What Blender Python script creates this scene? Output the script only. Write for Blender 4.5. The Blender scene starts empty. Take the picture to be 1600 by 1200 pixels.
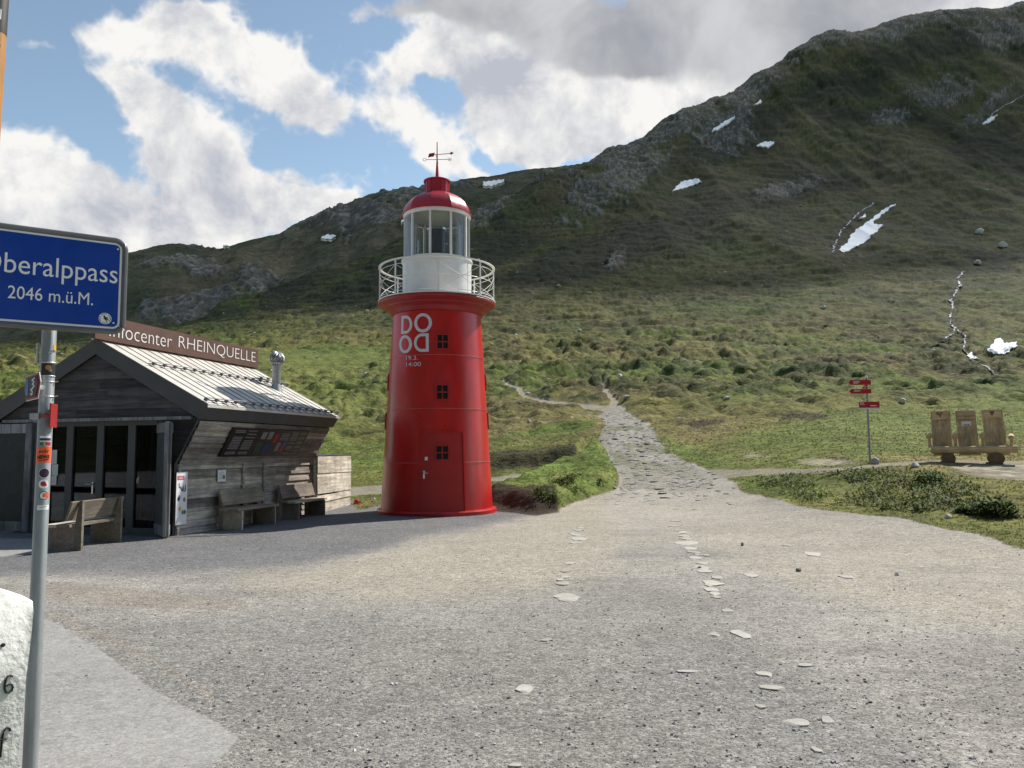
import bpy, math, random
import numpy as np
from mathutils import Vector, Matrix
random.seed(7); rng = np.random.default_rng(11)
scene = bpy.context.scene
COL = scene.collection

# ------------------------------------------------------------------ camera
PITCH = math.radians(5.0); ROLL = 0.0085; FPX = 1200.0; CZ = 1.65
_f = np.array([0, math.cos(PITCH), math.sin(PITCH)])
_u0 = np.array([0, -math.sin(PITCH), math.cos(PITCH)])
_r0 = np.array([1.0, 0, 0])
_R = math.cos(ROLL)*_r0 - math.sin(ROLL)*_u0
_U = math.cos(ROLL)*_u0 + math.sin(ROLL)*_r0
CAM = np.array([0, 0, CZ])
cd = bpy.data.cameras.new('camera'); cam = bpy.data.objects.new('camera', cd); COL.objects.link(cam)
cd.sensor_fit = 'HORIZONTAL'; cd.sensor_width = 36.0; cd.lens = 36.0*FPX/1600.0
cd.clip_start = 0.05; cd.clip_end = 6000
cam.matrix_world = Matrix(((_R[0], _U[0], -_f[0], 0), (_R[1], _U[1], -_f[1], 0), (_R[2], _U[2], -_f[2], CZ), (0, 0, 0, 1)))
scene.camera = cam

def ray(u, v): return _f + (u-800)/FPX*_R + (600-v)/FPX*_U
def at(u, v, Y): d = ray(u, v); return CAM + d*(Y/d[1])
def on_plane(u, v, p, n): d = ray(u, v); return CAM + d*(np.dot(np.asarray(p)-CAM, n)/np.dot(d, n))

# ------------------------------------------------------------------ light, exposure
SUN_EL = math.radians(47); SUN_AZ = math.radians(47)      # azimuth from +Y towards +X
sdir = np.array([math.sin(SUN_AZ)*math.cos(SUN_EL), math.cos(SUN_AZ)*math.cos(SUN_EL), math.sin(SUN_EL)])
sl = bpy.data.lights.new('sun', 'SUN'); sun = bpy.data.objects.new('sun', sl); COL.objects.link(sun)
sl.energy = 4.7; sl.angle = math.radians(0.5); sl.color = (1.0, 0.95, 0.86)
sun.rotation_euler = Vector(-sdir).to_track_quat('-Z', 'Y').to_euler()
sun.location = (30, 20, 60)
scene.view_settings.view_transform = 'Standard'; scene.view_settings.look = 'None'
scene.view_settings.exposure = 0.42; scene.view_settings.gamma = 1.0

# ------------------------------------------------------------------ node helpers
class X:
    """a socket with arithmetic"""
    def __init__(s, nt, sock): s.nt, s.s = nt, sock
    def _m(s, op, o=None, clamp=False, o2=None):
        n = s.nt.nodes.new('ShaderNodeMath'); n.operation = op; n.use_clamp = clamp
        s.nt.links.new(s.s, n.inputs[0])
        for k, q in ((1, o), (2, o2)):
            if q is None: continue
            if isinstance(q, X): s.nt.links.new(q.s, n.inputs[k])
            else: n.inputs[k].default_value = q
        return X(s.nt, n.outputs[0])
    def __add__(s, o): return s._m('ADD', o)
    def __sub__(s, o): return s._m('SUBTRACT', o)
    def __mul__(s, o): return s._m('MULTIPLY', o)
    def __truediv__(s, o): return s._m('DIVIDE', o)
    def sq(s): return s*s
    def maxi(s, o): return s._m('MAXIMUM', o)
    def mini(s, o): return s._m('MINIMUM', o)
    def exp(s): return s._m('EXPONENT')
    def smooth(s, a, b, lo=0., hi=1.):
        n = s.nt.nodes.new('ShaderNodeMapRange'); n.interpolation_type = 'SMOOTHSTEP'
        s.nt.links.new(s.s, n.inputs[0])
        n.inputs[1].default_value = a; n.inputs[2].default_value = b
        n.inputs[3].default_value = lo; n.inputs[4].default_value = hi
        return X(s.nt, n.outputs[0])
def mixc(nt, fac, a, b, blend='MIX'):
    n = nt.nodes.new('ShaderNodeMix'); n.data_type = 'RGBA'; n.blend_type = blend
    for k, q in ((0, fac), (6, a), (7, b)):
        if isinstance(q, X): nt.links.new(q.s, n.inputs[k])
        elif isinstance(q, (tuple, list)): n.inputs[k].default_value = (*q[:3], 1)
        elif isinstance(q, (int, float)): n.inputs[k].default_value = q
        else: nt.links.new(q, n.inputs[k])
    return n.outputs[2]
def noise(nt, vec, scale, detail=4, rough=.55, dist=0.0):
    n = nt.nodes.new('ShaderNodeTexNoise'); n.inputs['Scale'].default_value = scale
    n.inputs['Detail'].default_value = detail; n.inputs['Roughness'].default_value = rough
    n.inputs['Distortion'].default_value = dist
    if vec is not None: nt.links.new(vec, n.inputs['Vector'])
    return X(nt, n.outputs[0])
def vscale(nt, vec, s):
    n = nt.nodes.new('ShaderNodeVectorMath'); n.operation = 'MULTIPLY'
    nt.links.new(vec, n.inputs[0]); n.inputs[1].default_value = s; return n.outputs[0]
def vadd(nt, vec, s):
    n = nt.nodes.new('ShaderNodeVectorMath'); n.operation = 'ADD'
    nt.links.new(vec, n.inputs[0])
    if isinstance(s, (tuple, list)): n.inputs[1].default_value = s
    else: nt.links.new(s, n.inputs[1])
    return n.outputs[0]

# ------------------------------------------------------------------ sky with clouds (world directions)
world = bpy.data.worlds.new('World'); scene.world = world; world.use_nodes = True
nt = world.node_tree; nt.nodes.clear()
out = nt.nodes.new('ShaderNodeOutputWorld'); bg = nt.nodes.new('ShaderNodeBackground')
nt.links.new(bg.outputs[0], out.inputs[0])
sky = nt.nodes.new('ShaderNodeTexSky'); sky.sky_type = 'NISHITA'; sky.sun_disc = False
sky.sun_elevation = SUN_EL; sky.sun_rotation = SUN_AZ; sky.altitude = 2000; sky.air_density = 1.0
sky.dust_density = 0.6; sky.ozone_density = 1.6
SKYK = 0.13
tc = nt.nodes.new('ShaderNodeTexCoord'); dirv = tc.outputs['Generated']
sp = nt.nodes.new('ShaderNodeSeparateXYZ'); nt.links.new(dirv, sp.inputs[0])
dx, dy, dz = (X(nt, sp.outputs[i]) for i in range(3))
az = dx._m('ARCTAN2', dy); el = dz._m('ARCSINE')
# distort the coordinates a little so that the blobs have cloud-like outlines
wv = nt.nodes.new('ShaderNodeTexNoise'); wv.inputs['Scale'].default_value = 7.0; wv.inputs['Detail'].default_value = 5
nt.links.new(dirv, wv.inputs['Vector'])
wsp = nt.nodes.new('ShaderNodeSeparateColor'); nt.links.new(wv.outputs['Color'], wsp.inputs[0])
azw = az + (X(nt, wsp.outputs[0]) - 0.5)*0.16
elw = el + (X(nt, wsp.outputs[1]) - 0.5)*0.13
def azel(u, v):
    d = ray(u, v); d = d/np.linalg.norm(d); return math.atan2(d[0], d[1]), math.asin(d[2])
def blob(u, v, ru, rv, w, ang=0.0):
    a0, e0 = azel(u, v); a1, e1 = azel(u+ru, v); a2, e2 = azel(u, v-rv)
    ra, re = max(abs(a1-a0), .01), max(abs(e2-e0), .01)
    c, s = math.cos(math.radians(ang)), math.sin(math.radians(ang))
    da, de = azw - a0, elw - e0
    p = (da*c + de*s)/ra; q = (de*c - da*s)/re
    return ((p.sq() + q.sq())*-1.0).exp()*w
WHITE = [(20,275,110,55,.9,0),(150,330,130,50,.9,0),(60,360,200,60,.9,0),(300,345,150,55,1.0,0),(440,325,110,38,.95,0),(520,318,40,22,.6,0),
         (225,160,75,50,.9,-35),(290,215,85,65,1.0,-35),(350,265,70,45,.9,-20),(180,125,60,22,.6,-15),(410,285,60,40,.6,0),
         (200,40,110,38,.75,0),(310,75,90,40,.75,-15),(410,95,75,35,.8,-10),(475,105,35,45,.7,0),(430,155,60,35,.8,0),(510,175,55,28,.75,0),
         (620,115,60,45,.85,0),(700,75,85,45,.95,0),(760,130,60,50,.9,0),(600,190,60,35,.75,0),(690,225,80,35,.95,0),(660,262,60,25,.7,0),(770,258,45,16,.6,0),
         (830,110,70,70,.9,0),(880,215,95,40,1.0,0),(960,165,110,60,1.1,0),(820,195,50,40,.6,0),(1060,120,110,80,.9,0),
         (40,55,28,12,.4,0),(1380,10,150,40,.8,12),(1240,60,80,40,.7,30),(1560,-40,120,60,.9,0),(470,262,45,10,.35,0),(600,292,24,20,.3,0)]
GREY = [(900,40,190,75,1.2,0),(1100,60,190,90,1.3,0),(1300,20,180,90,.9,0),(690,0,70,28,.7,0),(585,8,60,26,.65,0),(820,15,90,45,.8,0),(240,40,110,36,.5,0),(340,70,80,28,.4,-15),(1500,-60,200,90,.8,0)]
HOLE = [(668,152,34,12,.75,8),(858,145,22,9,.4,20),(785,232,30,22,.8,0),(905,192,24,10,.4,30),(600,60,35,40,.6,0)]
def total(lst):
    t = None
    for b in lst:
        x = blob(*b); t = x if t is None else t + x
    return t
nw = noise(nt, dirv, 9.0, 10, .62, .25); nw2 = noise(nt, vadd(nt, dirv, (3.1, .4, 1.7)), 26.0, 6, .6, .1)
nsun = noise(nt, vadd(nt, dirv, tuple(sdir*0.035)), 9.0, 10, .62, .25)
wrp = vscale(nt, wv.outputs['Color'], (.05, .05, .05)); dv1 = vadd(nt, dirv, wrp)
def bill(v, sc): return ((noise(nt, v, sc, 1.0, .5)*2.0 - 1.0)._m('ABSOLUTE'))
pf = bill(dv1, 13.0)*-.9 + bill(dv1, 30.0)*-.55 + bill(dv1, 66.0)*-.3 + .42
nb5 = noise(nt, vadd(nt, dirv, (5.0, 2.0, .3)), 6.0, 3, .5)
cw = total(WHITE) - total(HOLE); cg = total(GREY)
# elsewhere in the sky: loose broken cumulus
far = noise(nt, dirv, 2.3, 6, .6, .2).smooth(.60, .72)*0.35
away = az._m('ABSOLUTE').smooth(.75, 1.0).maxi(el.smooth(.62, .80))
cw = cw.mini(1.15) + far*away
dens = (cw + cg*.8).mini(1.3) + (nw - .5)*1.25 + (nw2 - .5)*.30 + pf*.75
cover = dens.smooth(.36, .86)
thick = dens.smooth(.7, 1.55)
shade = ((nw - nsun)*3.4 + pf*.35 + (nb5 - .5)*2.1 + .66 - thick*.16 + (nw2-.5)*.25)._m('MULTIPLY', 1.0, True)
wcol = mixc(nt, shade, (.38, .40, .45), (.71, .70, .68))
gfac = (cg - cw*.55 + (nw-.5)*.9).smooth(.15, .75)
gn = noise(nt, vadd(nt, dirv, (1.3, .2, 2.2)), 7.0, 6, .55, .3).smooth(.32, .68)
gcol = mixc(nt, gn, (.24, .255, .285), (.46, .465, .48))
ccol = mixc(nt, gfac*.92, wcol, gcol)
skc = nt.nodes.new('ShaderNodeVectorMath'); skc.operation = 'MULTIPLY'
nt.links.new(sky.outputs[0], skc.inputs[0]); skc.inputs[1].default_value = (SKYK*1.36, SKYK*1.22, SKYK*.97)
fin = mixc(nt, cover, skc.outputs[0], ccol)
nt.links.new(fin, bg.inputs[0]); bg.inputs[1].default_value = 1.0

# ------------------------------------------------------------------ object helpers
def tag(o, label=None, cat=None, group=None, kind=None):
    if label: o['label'] = label
    if cat: o['category'] = cat
    if group: o['group'] = group
    if kind: o['kind'] = kind
    return o
def thing(name, label, cat, loc, rz=0.0, group=None):
    o = bpy.data.objects.new(name, None); COL.objects.link(o); o.empty_display_size = .2
    o.location = loc; o.rotation_euler = (0, 0, rz); return tag(o, label, cat, group)
def copy_tree(o, parent=None):
    c = o.copy(); COL.objects.link(c)
    if parent: c.parent = parent
    for ch in list(o.children): copy_tree(ch, c)
    return c
def np_mesh(name, V, Fq, m, parent=None, smooth=True, col=None):
    me = bpy.data.meshes.new(name); V = np.asarray(V, np.float32); Fq = np.asarray(Fq, np.int32)
    k = Fq.shape[1]
    me.vertices.add(len(V)); me.vertices.foreach_set('co', V.ravel())
    me.loops.add(Fq.size); me.loops.foreach_set('vertex_index', Fq.ravel())
    me.polygons.add(len(Fq)); me.polygons.foreach_set('loop_start', np.arange(0, Fq.size, k, dtype=np.int32))
    me.polygons.foreach_set('use_smooth', np.full(len(Fq), smooth))
    me.update(calc_edges=True)
    if col is not None:
        ca = me.color_attributes.new('Col', 'FLOAT_COLOR', 'POINT')
        c4 = np.ones((len(V), 4), np.float32); c4[:, :col.shape[1]] = col
        ca.data.foreach_set('color', c4.ravel())
    me.materials.append(m)
    o = bpy.data.objects.new(name, me); COL.objects.link(o)
    if parent: o.parent = parent
    return o
class MB:
    def __init__(s): s.v, s.f, s.c = [], [], []; s.cur = (1, 1, 1)
    def add(s, vs, fs):
        b = len(s.v); s.v += [tuple(map(float, p)) for p in vs]; s.f += [tuple(b+i for i in f) for f in fs]
        s.c += [s.cur]*len(vs); return s
    def box(s, c, size, ax=None):
        ax = np.eye(3) if ax is None else np.asarray(ax, float)
        c = np.asarray(c, float); h = np.asarray(size, float)/2; P = []
        for sx in (-1, 1):
            for sy in (-1, 1):
                for sz in (-1, 1): P.append(c + ax[0]*sx*h[0] + ax[1]*sy*h[1] + ax[2]*sz*h[2])
        return s.add(P, [(0, 1, 3, 2), (4, 6, 7, 5), (0, 4, 5, 1), (2, 3, 7, 6), (0, 2, 6, 4), (1, 5, 7, 3)])
    def quadbox(s, q, n, t):                      # quad (4 pts) thickened by t along n
        q = [np.asarray(p, float) for p in q]; n = np.asarray(n, float)
        return s.add(q + [p + n*t for p in q], [(0, 1, 2, 3), (7, 6, 5, 4), (0, 4, 5, 1), (1, 5, 6, 2), (2, 6, 7, 3), (3, 7, 4, 0)])
    def tube(s, pts, r, n=8, closed=False, cap=True):
        pts = [np.asarray(p, float) for p in pts]; rr = r if isinstance(r, (list, tuple)) else [r]*len(pts); P = []; F_ = []
        L = len(pts)
        for i, p in enumerate(pts):
            if closed: t = pts[(i+1) % L] - pts[i-1]
            else: t = pts[min(i+1, L-1)] - pts[max(i-1, 0)]
            t = t/np.linalg.norm(t)
            ref = np.array([0, 0, 1.]) if abs(t[2]) < .9 else np.array([1., 0, 0])
            a = np.cross(t, ref); a /= np.linalg.norm(a); b = np.cross(t, a)
            for k in range(n):
                w = 2*math.pi*k/n; P.append(p + (a*math.cos(w) + b*math.sin(w))*rr[i])
        for i in range(L if closed else L-1):
            j = (i+1) % L
            for k in range(n): F_.append((i*n+k, i*n+(k+1) % n, j*n+(k+1) % n, j*n+k))
        if cap and not closed:
            F_.append(tuple(range(n))); F_.append(tuple((L-1)*n+k for k in reversed(range(n))))
        return s.add(P, F_)
    def lathe(s, prof, n=64, cx=0, cy=0, cap=True, a0=0.0):
        P = []; F_ = []
        for r, z in prof:
            for k in range(n):
                w = 2*math.pi*k/n + a0; P.append((cx + r*math.cos(w), cy + r*math.sin(w), z))
        L = len(prof)
        for i in range(L-1):
            for k in range(n): F_.append((i*n+k, i*n+(k+1) % n, (i+1)*n+(k+1) % n, (i+1)*n+k))
        if cap: F_.append(tuple(reversed(range(n)))); F_.append(tuple((L-1)*n+k for k in range(n)))
        return s.add(P, F_)
    def xform(s, fn): s.v = [tuple(map(float, fn(np.array(p)))) for p in s.v]; return s
    def build(s, name, m, parent=None, smooth=False, angle=None, bevel=0.0):
        me = bpy.data.meshes.new(name); me.from_pydata(s.v, [], s.f); me.update()
        import bmesh
        bm = bmesh.new(); bm.from_mesh(me); bmesh.ops.recalc_face_normals(bm, faces=bm.faces); bm.to_mesh(me); bm.free()
        ca = me.color_attributes.new('Col', 'FLOAT_COLOR', 'POINT')
        ca.data.foreach_set('color', np.array([(*c[:3], 1) for c in s.c], np.float32).ravel())
        me.materials.append(m)
        if smooth or angle:
            for p in me.polygons: p.use_smooth = True
            me.set_sharp_from_angle(angle=math.radians(angle or 35))
        o = bpy.data.objects.new(name, me); COL.objects.link(o)
        if parent: o.parent = parent
        if bevel:
            b = o.modifiers.new('bevel', 'BEVEL'); b.width = bevel; b.segments = 2; b.limit_method = 'ANGLE'; b.angle_limit = math.radians(40)
        return o
_tc = {}
def text_mesh(txt, offset=0.0, res=4):
    """unit-box mesh of a text: returns verts in the XY plane and faces, and its width/height"""
    key = (txt, offset)
    if key in _tc: return _tc[key]
    cu = bpy.data.curves.new('t', 'FONT'); cu.body = txt; cu.size = 1.0; cu.offset = offset; cu.resolution_u = res; cu.fill_mode = 'FRONT'
    o = bpy.data.objects.new('t', cu); COL.objects.link(o)
    dg = bpy.context.evaluated_depsgraph_get(); dg.update()
    me = bpy.data.meshes.new_from_object(o.evaluated_get(dg))
    V = np.array([v.co[:] for v in me.vertices]); F_ = [tuple(p.vertices) for p in me.polygons]
    bpy.data.objects.remove(o); bpy.data.curves.remove(cu); bpy.data.meshes.remove(me)
    lo, hi = V[:, :2].min(0), V[:, :2].max(0)
    _tc[key] = (V[:, :2], F_, lo, hi); return _tc[key]
def put_text(mb, txt, fn, offset=0.0, box=None):
    """fn maps (x,y) in 0..1 of the text's own box to a point"""
    V, F_, lo, hi = text_mesh(txt, offset)
    if box is not None: lo, hi = box
    q = (V-lo)/(hi-lo); mb.add([fn(x, y) for x, y in q], F_); return mb

# ------------------------------------------------------------------ materials
def mat(name, color, rough=.6, metal=0.0, var=.12, vscale_=6.0, bump=0.0, bscale=40.0, attr=False, spec=.5, stretch=(1, 1, 1), coat=0.0, dirt=None):
    m = bpy.data.materials.new(name); m.use_nodes = True; nt = m.node_tree; b = nt.nodes['Principled BSDF']
    tc = nt.nodes.new('ShaderNodeTexCoord'); vec = vscale(nt, tc.outputs['Object'], stretch)
    n1 = noise(nt, vec, vscale_, 6, .6)
    k = n1.smooth(.25, .75, 1-var, 1+var)
    if attr:
        a = nt.nodes.new('ShaderNodeAttribute'); a.attribute_name = 'Col'
        c = mixc(nt, 1.0, (*color,), a.outputs['Color'], 'MULTIPLY')
    else: c = None
    cc = nt.nodes.new('ShaderNodeCombineColor')
    for i in range(3): nt.links.new(k.s, cc.inputs[i])
    c = mixc(nt, 1.0, c if c is not None else (*color,), cc.outputs[0], 'MULTIPLY')
    if dirt:
        dn = noise(nt, vec, dirt[1], 7, .65).smooth(.5, .75)
        c = mixc(nt, dn*dirt[2], c, dirt[0])
    nt.links.new(c, b.inputs['Base Color'])
    b.inputs['Metallic'].default_value = metal; b.inputs['Specular IOR Level'].default_value = spec
    rr = noise(nt, vec, vscale_*1.7, 4).smooth(.2, .8, max(rough-.08, .02), min(rough+.08, 1)); nt.links.new(rr.s, b.inputs['Roughness'])
    if coat: b.inputs['Coat Weight'].default_value = coat; b.inputs['Coat Roughness'].default_value = .12
    if bump:
        bn = nt.nodes.new('ShaderNodeBump'); bn.inputs['Strength'].default_value = bump; bn.inputs['Distance'].default_value = .01
        nt.links.new(noise(nt, vec, bscale, 5).s, bn.inputs['Height']); nt.links.new(bn.outputs[0], b.inputs['Normal'])
    return m
def wood(name, color, along, rough=.8, var=.45, dark=(.035, .03, .027), dk=.55):
    """weathered boards; 'along' = object axis of the grain; boards tinted by attribute Col"""
    m = bpy.data.materials.new(name); m.use_nodes = True; nt = m.node_tree; b = nt.nodes['Principled BSDF']
    tc = nt.nodes.new('ShaderNodeTexCoord')
    s = [14.0, 14.0, 14.0]; s[along] = .9
    vec = vscale(nt, tc.outputs['Object'], s)
    a = nt.nodes.new('ShaderNodeAttribute'); a.attribute_name = 'Col'
    sh = nt.nodes.new('ShaderNodeVectorMath'); sh.operation = 'MULTIPLY_ADD'
    nt.links.new(a.outputs['Color'], sh.inputs[0]); sh.inputs[1].default_value = (37, 53, 29); nt.links.new(vec, sh.inputs[2])
    g = noise(nt, sh.outputs[0], 1.0, 8, .65, .4); g2 = noise(nt, sh.outputs[0], 5.0, 5, .6)
    blot = noise(nt, tc.outputs['Object'], 1.9, 5, .6)
    k = (g.smooth(.25, .75, 1-var, 1+var))*(g2.smooth(.3, .7, .8, 1.15))*(blot.smooth(.3, .7, .75, 1.2))
    c = mixc(nt, 1.0, (*color,), a.outputs['Color'], 'MULTIPLY')
    cc = nt.nodes.new('ShaderNodeCombineColor')
    for i in range(3): nt.links.new(k.s, cc.inputs[i])
    c = mixc(nt, 1.0, c, cc.outputs[0], 'MULTIPLY')
    crack = noise(nt, sh.outputs[0], 2.2, 6, .7).smooth(.60, .72)
    c = mixc(nt, crack*dk, c, dark)
    nt.links.new(c, b.inputs['Base Color']); b.inputs['Roughness'].default_value = rough
    b.inputs['Specular IOR Level'].default_value = .25
    bn = nt.nodes.new('ShaderNodeBump'); bn.inputs['Strength'].default_value = .5; bn.inputs['Distance'].default_value = .006
    nt.links.new((g*.6 + g2*.4 - crack*.5).s, bn.inputs['Height']); nt.links.new(bn.outputs[0], b.inputs['Normal'])
    return m
def glass(name, tint=(.85, .9, .92), refl=1.0, milk=0.0):
    m = bpy.data.materials.new(name); m.use_nodes = True; nt = m.node_tree; nt.nodes.clear()
    o = nt.nodes.new('ShaderNodeOutputMaterial'); t = nt.nodes.new('ShaderNodeBsdfTransparent'); t.inputs[0].default_value = (*tint, 1)
    g = nt.nodes.new('ShaderNodeBsdfGlossy'); g.inputs['Roughness'].default_value = .02; g.inputs[0].default_value = (.9, .95, 1, 1)
    lw = nt.nodes.new('ShaderNodeFresnel'); lw.inputs[0].default_value = 1.5
    f = (X(nt, lw.outputs[0])*refl)._m('MINIMUM', 1.0)
    mx = nt.nodes.new('ShaderNodeMixShader'); nt.links.new(f.s, mx.inputs[0]); nt.links.new(t.outputs[0], mx.inputs[1]); nt.links.new(g.outputs[0], mx.inputs[2])
    if milk:
        df = nt.nodes.new('ShaderNodeBsdfDiffuse'); df.inputs[0].default_value = (.85, .87, .88, 1); m2 = nt.nodes.new('ShaderNodeMixShader'); m2.inputs[0].default_value = milk
        nt.links.new(mx.outputs[0], m2.inputs[1]); nt.links.new(df.outputs[0], m2.inputs[2]); mx = m2
    nt.links.new(mx.outputs[0], o.inputs[0]); return m
M = {}
M['red'] = mat('red_paint', (.52, .011, .010), .34, var=.16, vscale_=1.6, coat=.14, bump=.05, bscale=2.2, stretch=(1, 1, .35), dirt=((.20, .012, .012), 2.4, .5))
M['seamred'] = mat('red_seam_highlight', (.55, .10, .09), .35, var=.4, vscale_=2)  # lighter red paints in the highlight along the weld seams
M['redDoor'] = mat('red_door_paint', (.40, .014, .016), .38, var=.08, vscale_=3, bump=.04, bscale=6)
M['redDark'] = mat('dull_red_paint', (.30, .014, .02), .42, var=.15, vscale_=3)
M['dome'] = mat('dome_red', (.42, .02, .035), .33, var=.12, vscale_=4)
M['white'] = mat('white_paint', (.74, .73, .71), .35, var=.05, vscale_=3, dirt=((.55, .48, .42), 5, .25))
M['cream'] = mat('cream_paint', (.72, .69, .58), .5, var=.05)
M['letter'] = mat('pale_lettering', (.62, .62, .68), .5, var=.03)
M['black'] = mat('black_glass', (.012, .014, .018), .12, var=.1)
M['lens'] = mat('lens_glass', (.015, .02, .04), .08, var=.3, vscale_=12, stretch=(1, 1, 4))
M['steel'] = mat('galvanised_steel', (.42, .44, .46), .42, metal=.75, var=.22, vscale_=14, dirt=((.25, .22, .2), 9, .3))
M['galv'] = mat('galvanised_post', (.30, .32, .33), .5, metal=.35, var=.22, vscale_=9, stretch=(1, 1, .35), dirt=((.16, .15, .14), 6, .5))
M['chrome'] = mat('polished_steel', (.62, .62, .64), .2, metal=1.0, var=.1)
M['frameDark'] = mat('grey_metal_frame', (.065, .07, .075), .45, var=.1)
M['fascia'] = mat('dark_grey_fascia', (.070, .070, .074), .55, var=.12, vscale_=2)
M['roof'] = mat('sheet_metal_roof', (.55, .525, .48), .5, metal=.1, var=.12, vscale_=1.6, dirt=((.36, .30, .22), 1.2, .5))
M['rust'] = mat('rust_brown_board', (.105, .050, .036), .7, var=.2, vscale_=3)
M['signwhite'] = mat('sign_white', (.80, .80, .79), .4, var=.03)
M['blue'] = mat('sign_blue', (.002, .045, .30), .35, var=.06)
M['signframe'] = mat('sign_tube_grey', (.13, .135, .14), .45, metal=.3, var=.15)
M['stone_white'] = mat('whitewashed_stone', (.72, .715, .69), .85, var=.08, vscale_=9, bump=1.0, bscale=26, dirt=((.5, .47, .42), 14, .35))
M['ink'] = mat('black_paint', (.012, .012, .012), .6, var=.1)
M['orange'] = mat('orange_pole_paint', (.42, .19, .035), .5, var=.15, vscale_=5)
M['orangeStk'] = mat('orange_sticker', (.85, .12, .02), .5, var=.05)
M['redSign'] = mat('trail_sign_red', (.50, .012, .022), .45, var=.08)
M['paper'] = mat('white_paper', (.78, .78, .78), .6, var=.04)
M['plum'] = mat('plum_print', (.03, .01, .035), .5, var=.2)
M['navy'] = mat('navy_print', (.02, .03, .12), .5, var=.2)
M['green'] = mat('green_print', (.03, .14, .04), .5, var=.2)
M['yellow'] = mat('yellow_print', (.75, .42, .04), .5, var=.1)
M['skyblue'] = mat('blue_print', (.05, .16, .40), .5, var=.2)
M['dullgreen'] = mat('dull_green_print', (.03, .055, .03), .5, var=.4, vscale_=20)
M['dullblue'] = mat('dull_blue_print', (.05, .11, .2), .5, var=.3, vscale_=20)
M['greyprint'] = mat('grey_print', (.20, .19, .19), .55, var=.3, vscale_=40)
M['boardprint'] = mat('dark_info_print', (.018, .013, .013), .35, var=.3, vscale_=10)
M['curtain'] = mat('dark_grey_panel', (.012, .016, .020), .6, var=.2)
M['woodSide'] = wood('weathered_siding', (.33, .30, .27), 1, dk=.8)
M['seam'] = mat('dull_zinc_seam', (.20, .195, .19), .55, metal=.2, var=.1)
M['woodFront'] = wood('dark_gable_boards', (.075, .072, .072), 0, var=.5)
M['woodShut'] = wood('grey_shutter_wood', (.24, .245, .25), 2)
M['woodBench'] = wood('silvered_bench_wood', (.36, .31, .255), 1, dk=.3, var=.25)
M['woodFence'] = wood('sunbleached_boards', (.56, .51, .44), 1, dk=.45)
M['woodNew'] = wood('honey_larch_wood', (.56, .42, .25), 2, dk=.15, var=.25, dark=(.08, .04, .02))
M['woodNewH'] = wood('honey_larch_log', (.56, .42, .25), 0, dk=.15, var=.25, dark=(.08, .04, .02))
M['endgrain'] = mat('log_end_grain', (.19, .12, .065), .8, var=.3, vscale_=12)
M['inside'] = wood('interior_boards', (.16, .10, .06), 0)
M['pane'] = glass('window_glass', (.45, .46, .47), .32)
M['lantern'] = glass('lantern_glass', (.93, .95, .97), 1.0, .05)
M['stone'] = mat('pale_flat_stone', (.37, .352, .32), .85, var=.18, vscale_=7, bump=.6, bscale=25, attr=True)
M['rock'] = mat('grey_rock', (.40, .39, .37), .9, var=.3, vscale_=3, bump=.8, bscale=14, attr=True)
M['snow'] = mat('old_snow', (.88, .89, .91), .8, var=.10, vscale_=.25, bump=.4, bscale=1.2, spec=.1, dirt=((.50, .47, .43), .5, .5))

def terrain_mat(name, fine, bump, rough=.95, specks=False):
    m = bpy.data.materials.new(name); m.use_nodes = True; nt = m.node_tree; b = nt.nodes['Principled BSDF']
    g = nt.nodes.new('ShaderNodeNewGeometry'); P = g.outputs['Position']
    a = nt.nodes.new('ShaderNodeAttribute'); a.attribute_name = 'Col'
    n1 = noise(nt, P, fine[0], 6, .65); n2 = noise(nt, P, fine[1], 5, .6)
    k = n1.smooth(.25, .75, 1-fine[2], 1+fine[2])*n2.smooth(.25, .75, 1-fine[3], 1+fine[3])
    cc = nt.nodes.new('ShaderNodeCombineColor')
    for i in range(3): nt.links.new(k.s, cc.inputs[i])
    c = mixc(nt, 1.0, a.outputs['Color'], cc.outputs[0], 'MULTIPLY')
    h = n1*.5 + n2*.3
    if specks:
        # pebbles: three sizes of cells with their own tone, and grit
        for sc, lo, hi, st in ((95.0, .68, 1.34, 1.0), (38.0, .78, 1.22, .8), (19.0, .88, 1.12, .5)):
            vo = nt.nodes.new('ShaderNodeTexVoronoi'); vo.inputs['Scale'].default_value = sc; nt.links.new(P, vo.inputs['Vector'])
            sc_ = nt.nodes.new('ShaderNodeSeparateColor'); nt.links.new(vo.outputs['Color'], sc_.inputs[0])
            kk = X(nt, sc_.outputs[0]).smooth(.05, .95, lo, hi)
            c2 = nt.nodes.new('ShaderNodeCombineColor')
            for i in range(3): nt.links.new(kk.s, c2.inputs[i])
            c = mixc(nt, st*specks, c, mixc(nt, 1.0, c, c2.outputs[0], 'MULTIPLY'))
            h = h - X(nt, vo.outputs['Distance'])*(1.0 if sc > 50 else 1.4)
            if sc < 30:
                dark = X(nt, sc_.outputs[1]).smooth(.965, .98); c = mixc(nt, dark*.4*specks, c, (.10, .095, .09))
            elif sc < 50:
                lt = X(nt, sc_.outputs[1]).smooth(.95, .97); c = mixc(nt, lt*.4*specks, c, (.48, .46, .43))
    nt.links.new(c, b.inputs['Base Color']); b.inputs['Roughness'].default_value = rough; b.inputs['Specular IOR Level'].default_value = .15
    bn = nt.nodes.new('ShaderNodeBump'); bn.inputs['Strength'].default_value = bump[0]; bn.inputs['Distance'].default_value = bump[1]
    nt.links.new(h.s, bn.inputs['Height']); nt.links.new(bn.outputs[0], b.inputs['Normal'])
    return m
M['hill'] = terrain_mat('alpine_turf', (.55, 3.1, .38, .38), (.9, .5))
M['gravel'] = terrain_mat('gravel', (.9, 7.0, .10, .12), (.6, .008), specks=1.0)
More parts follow.
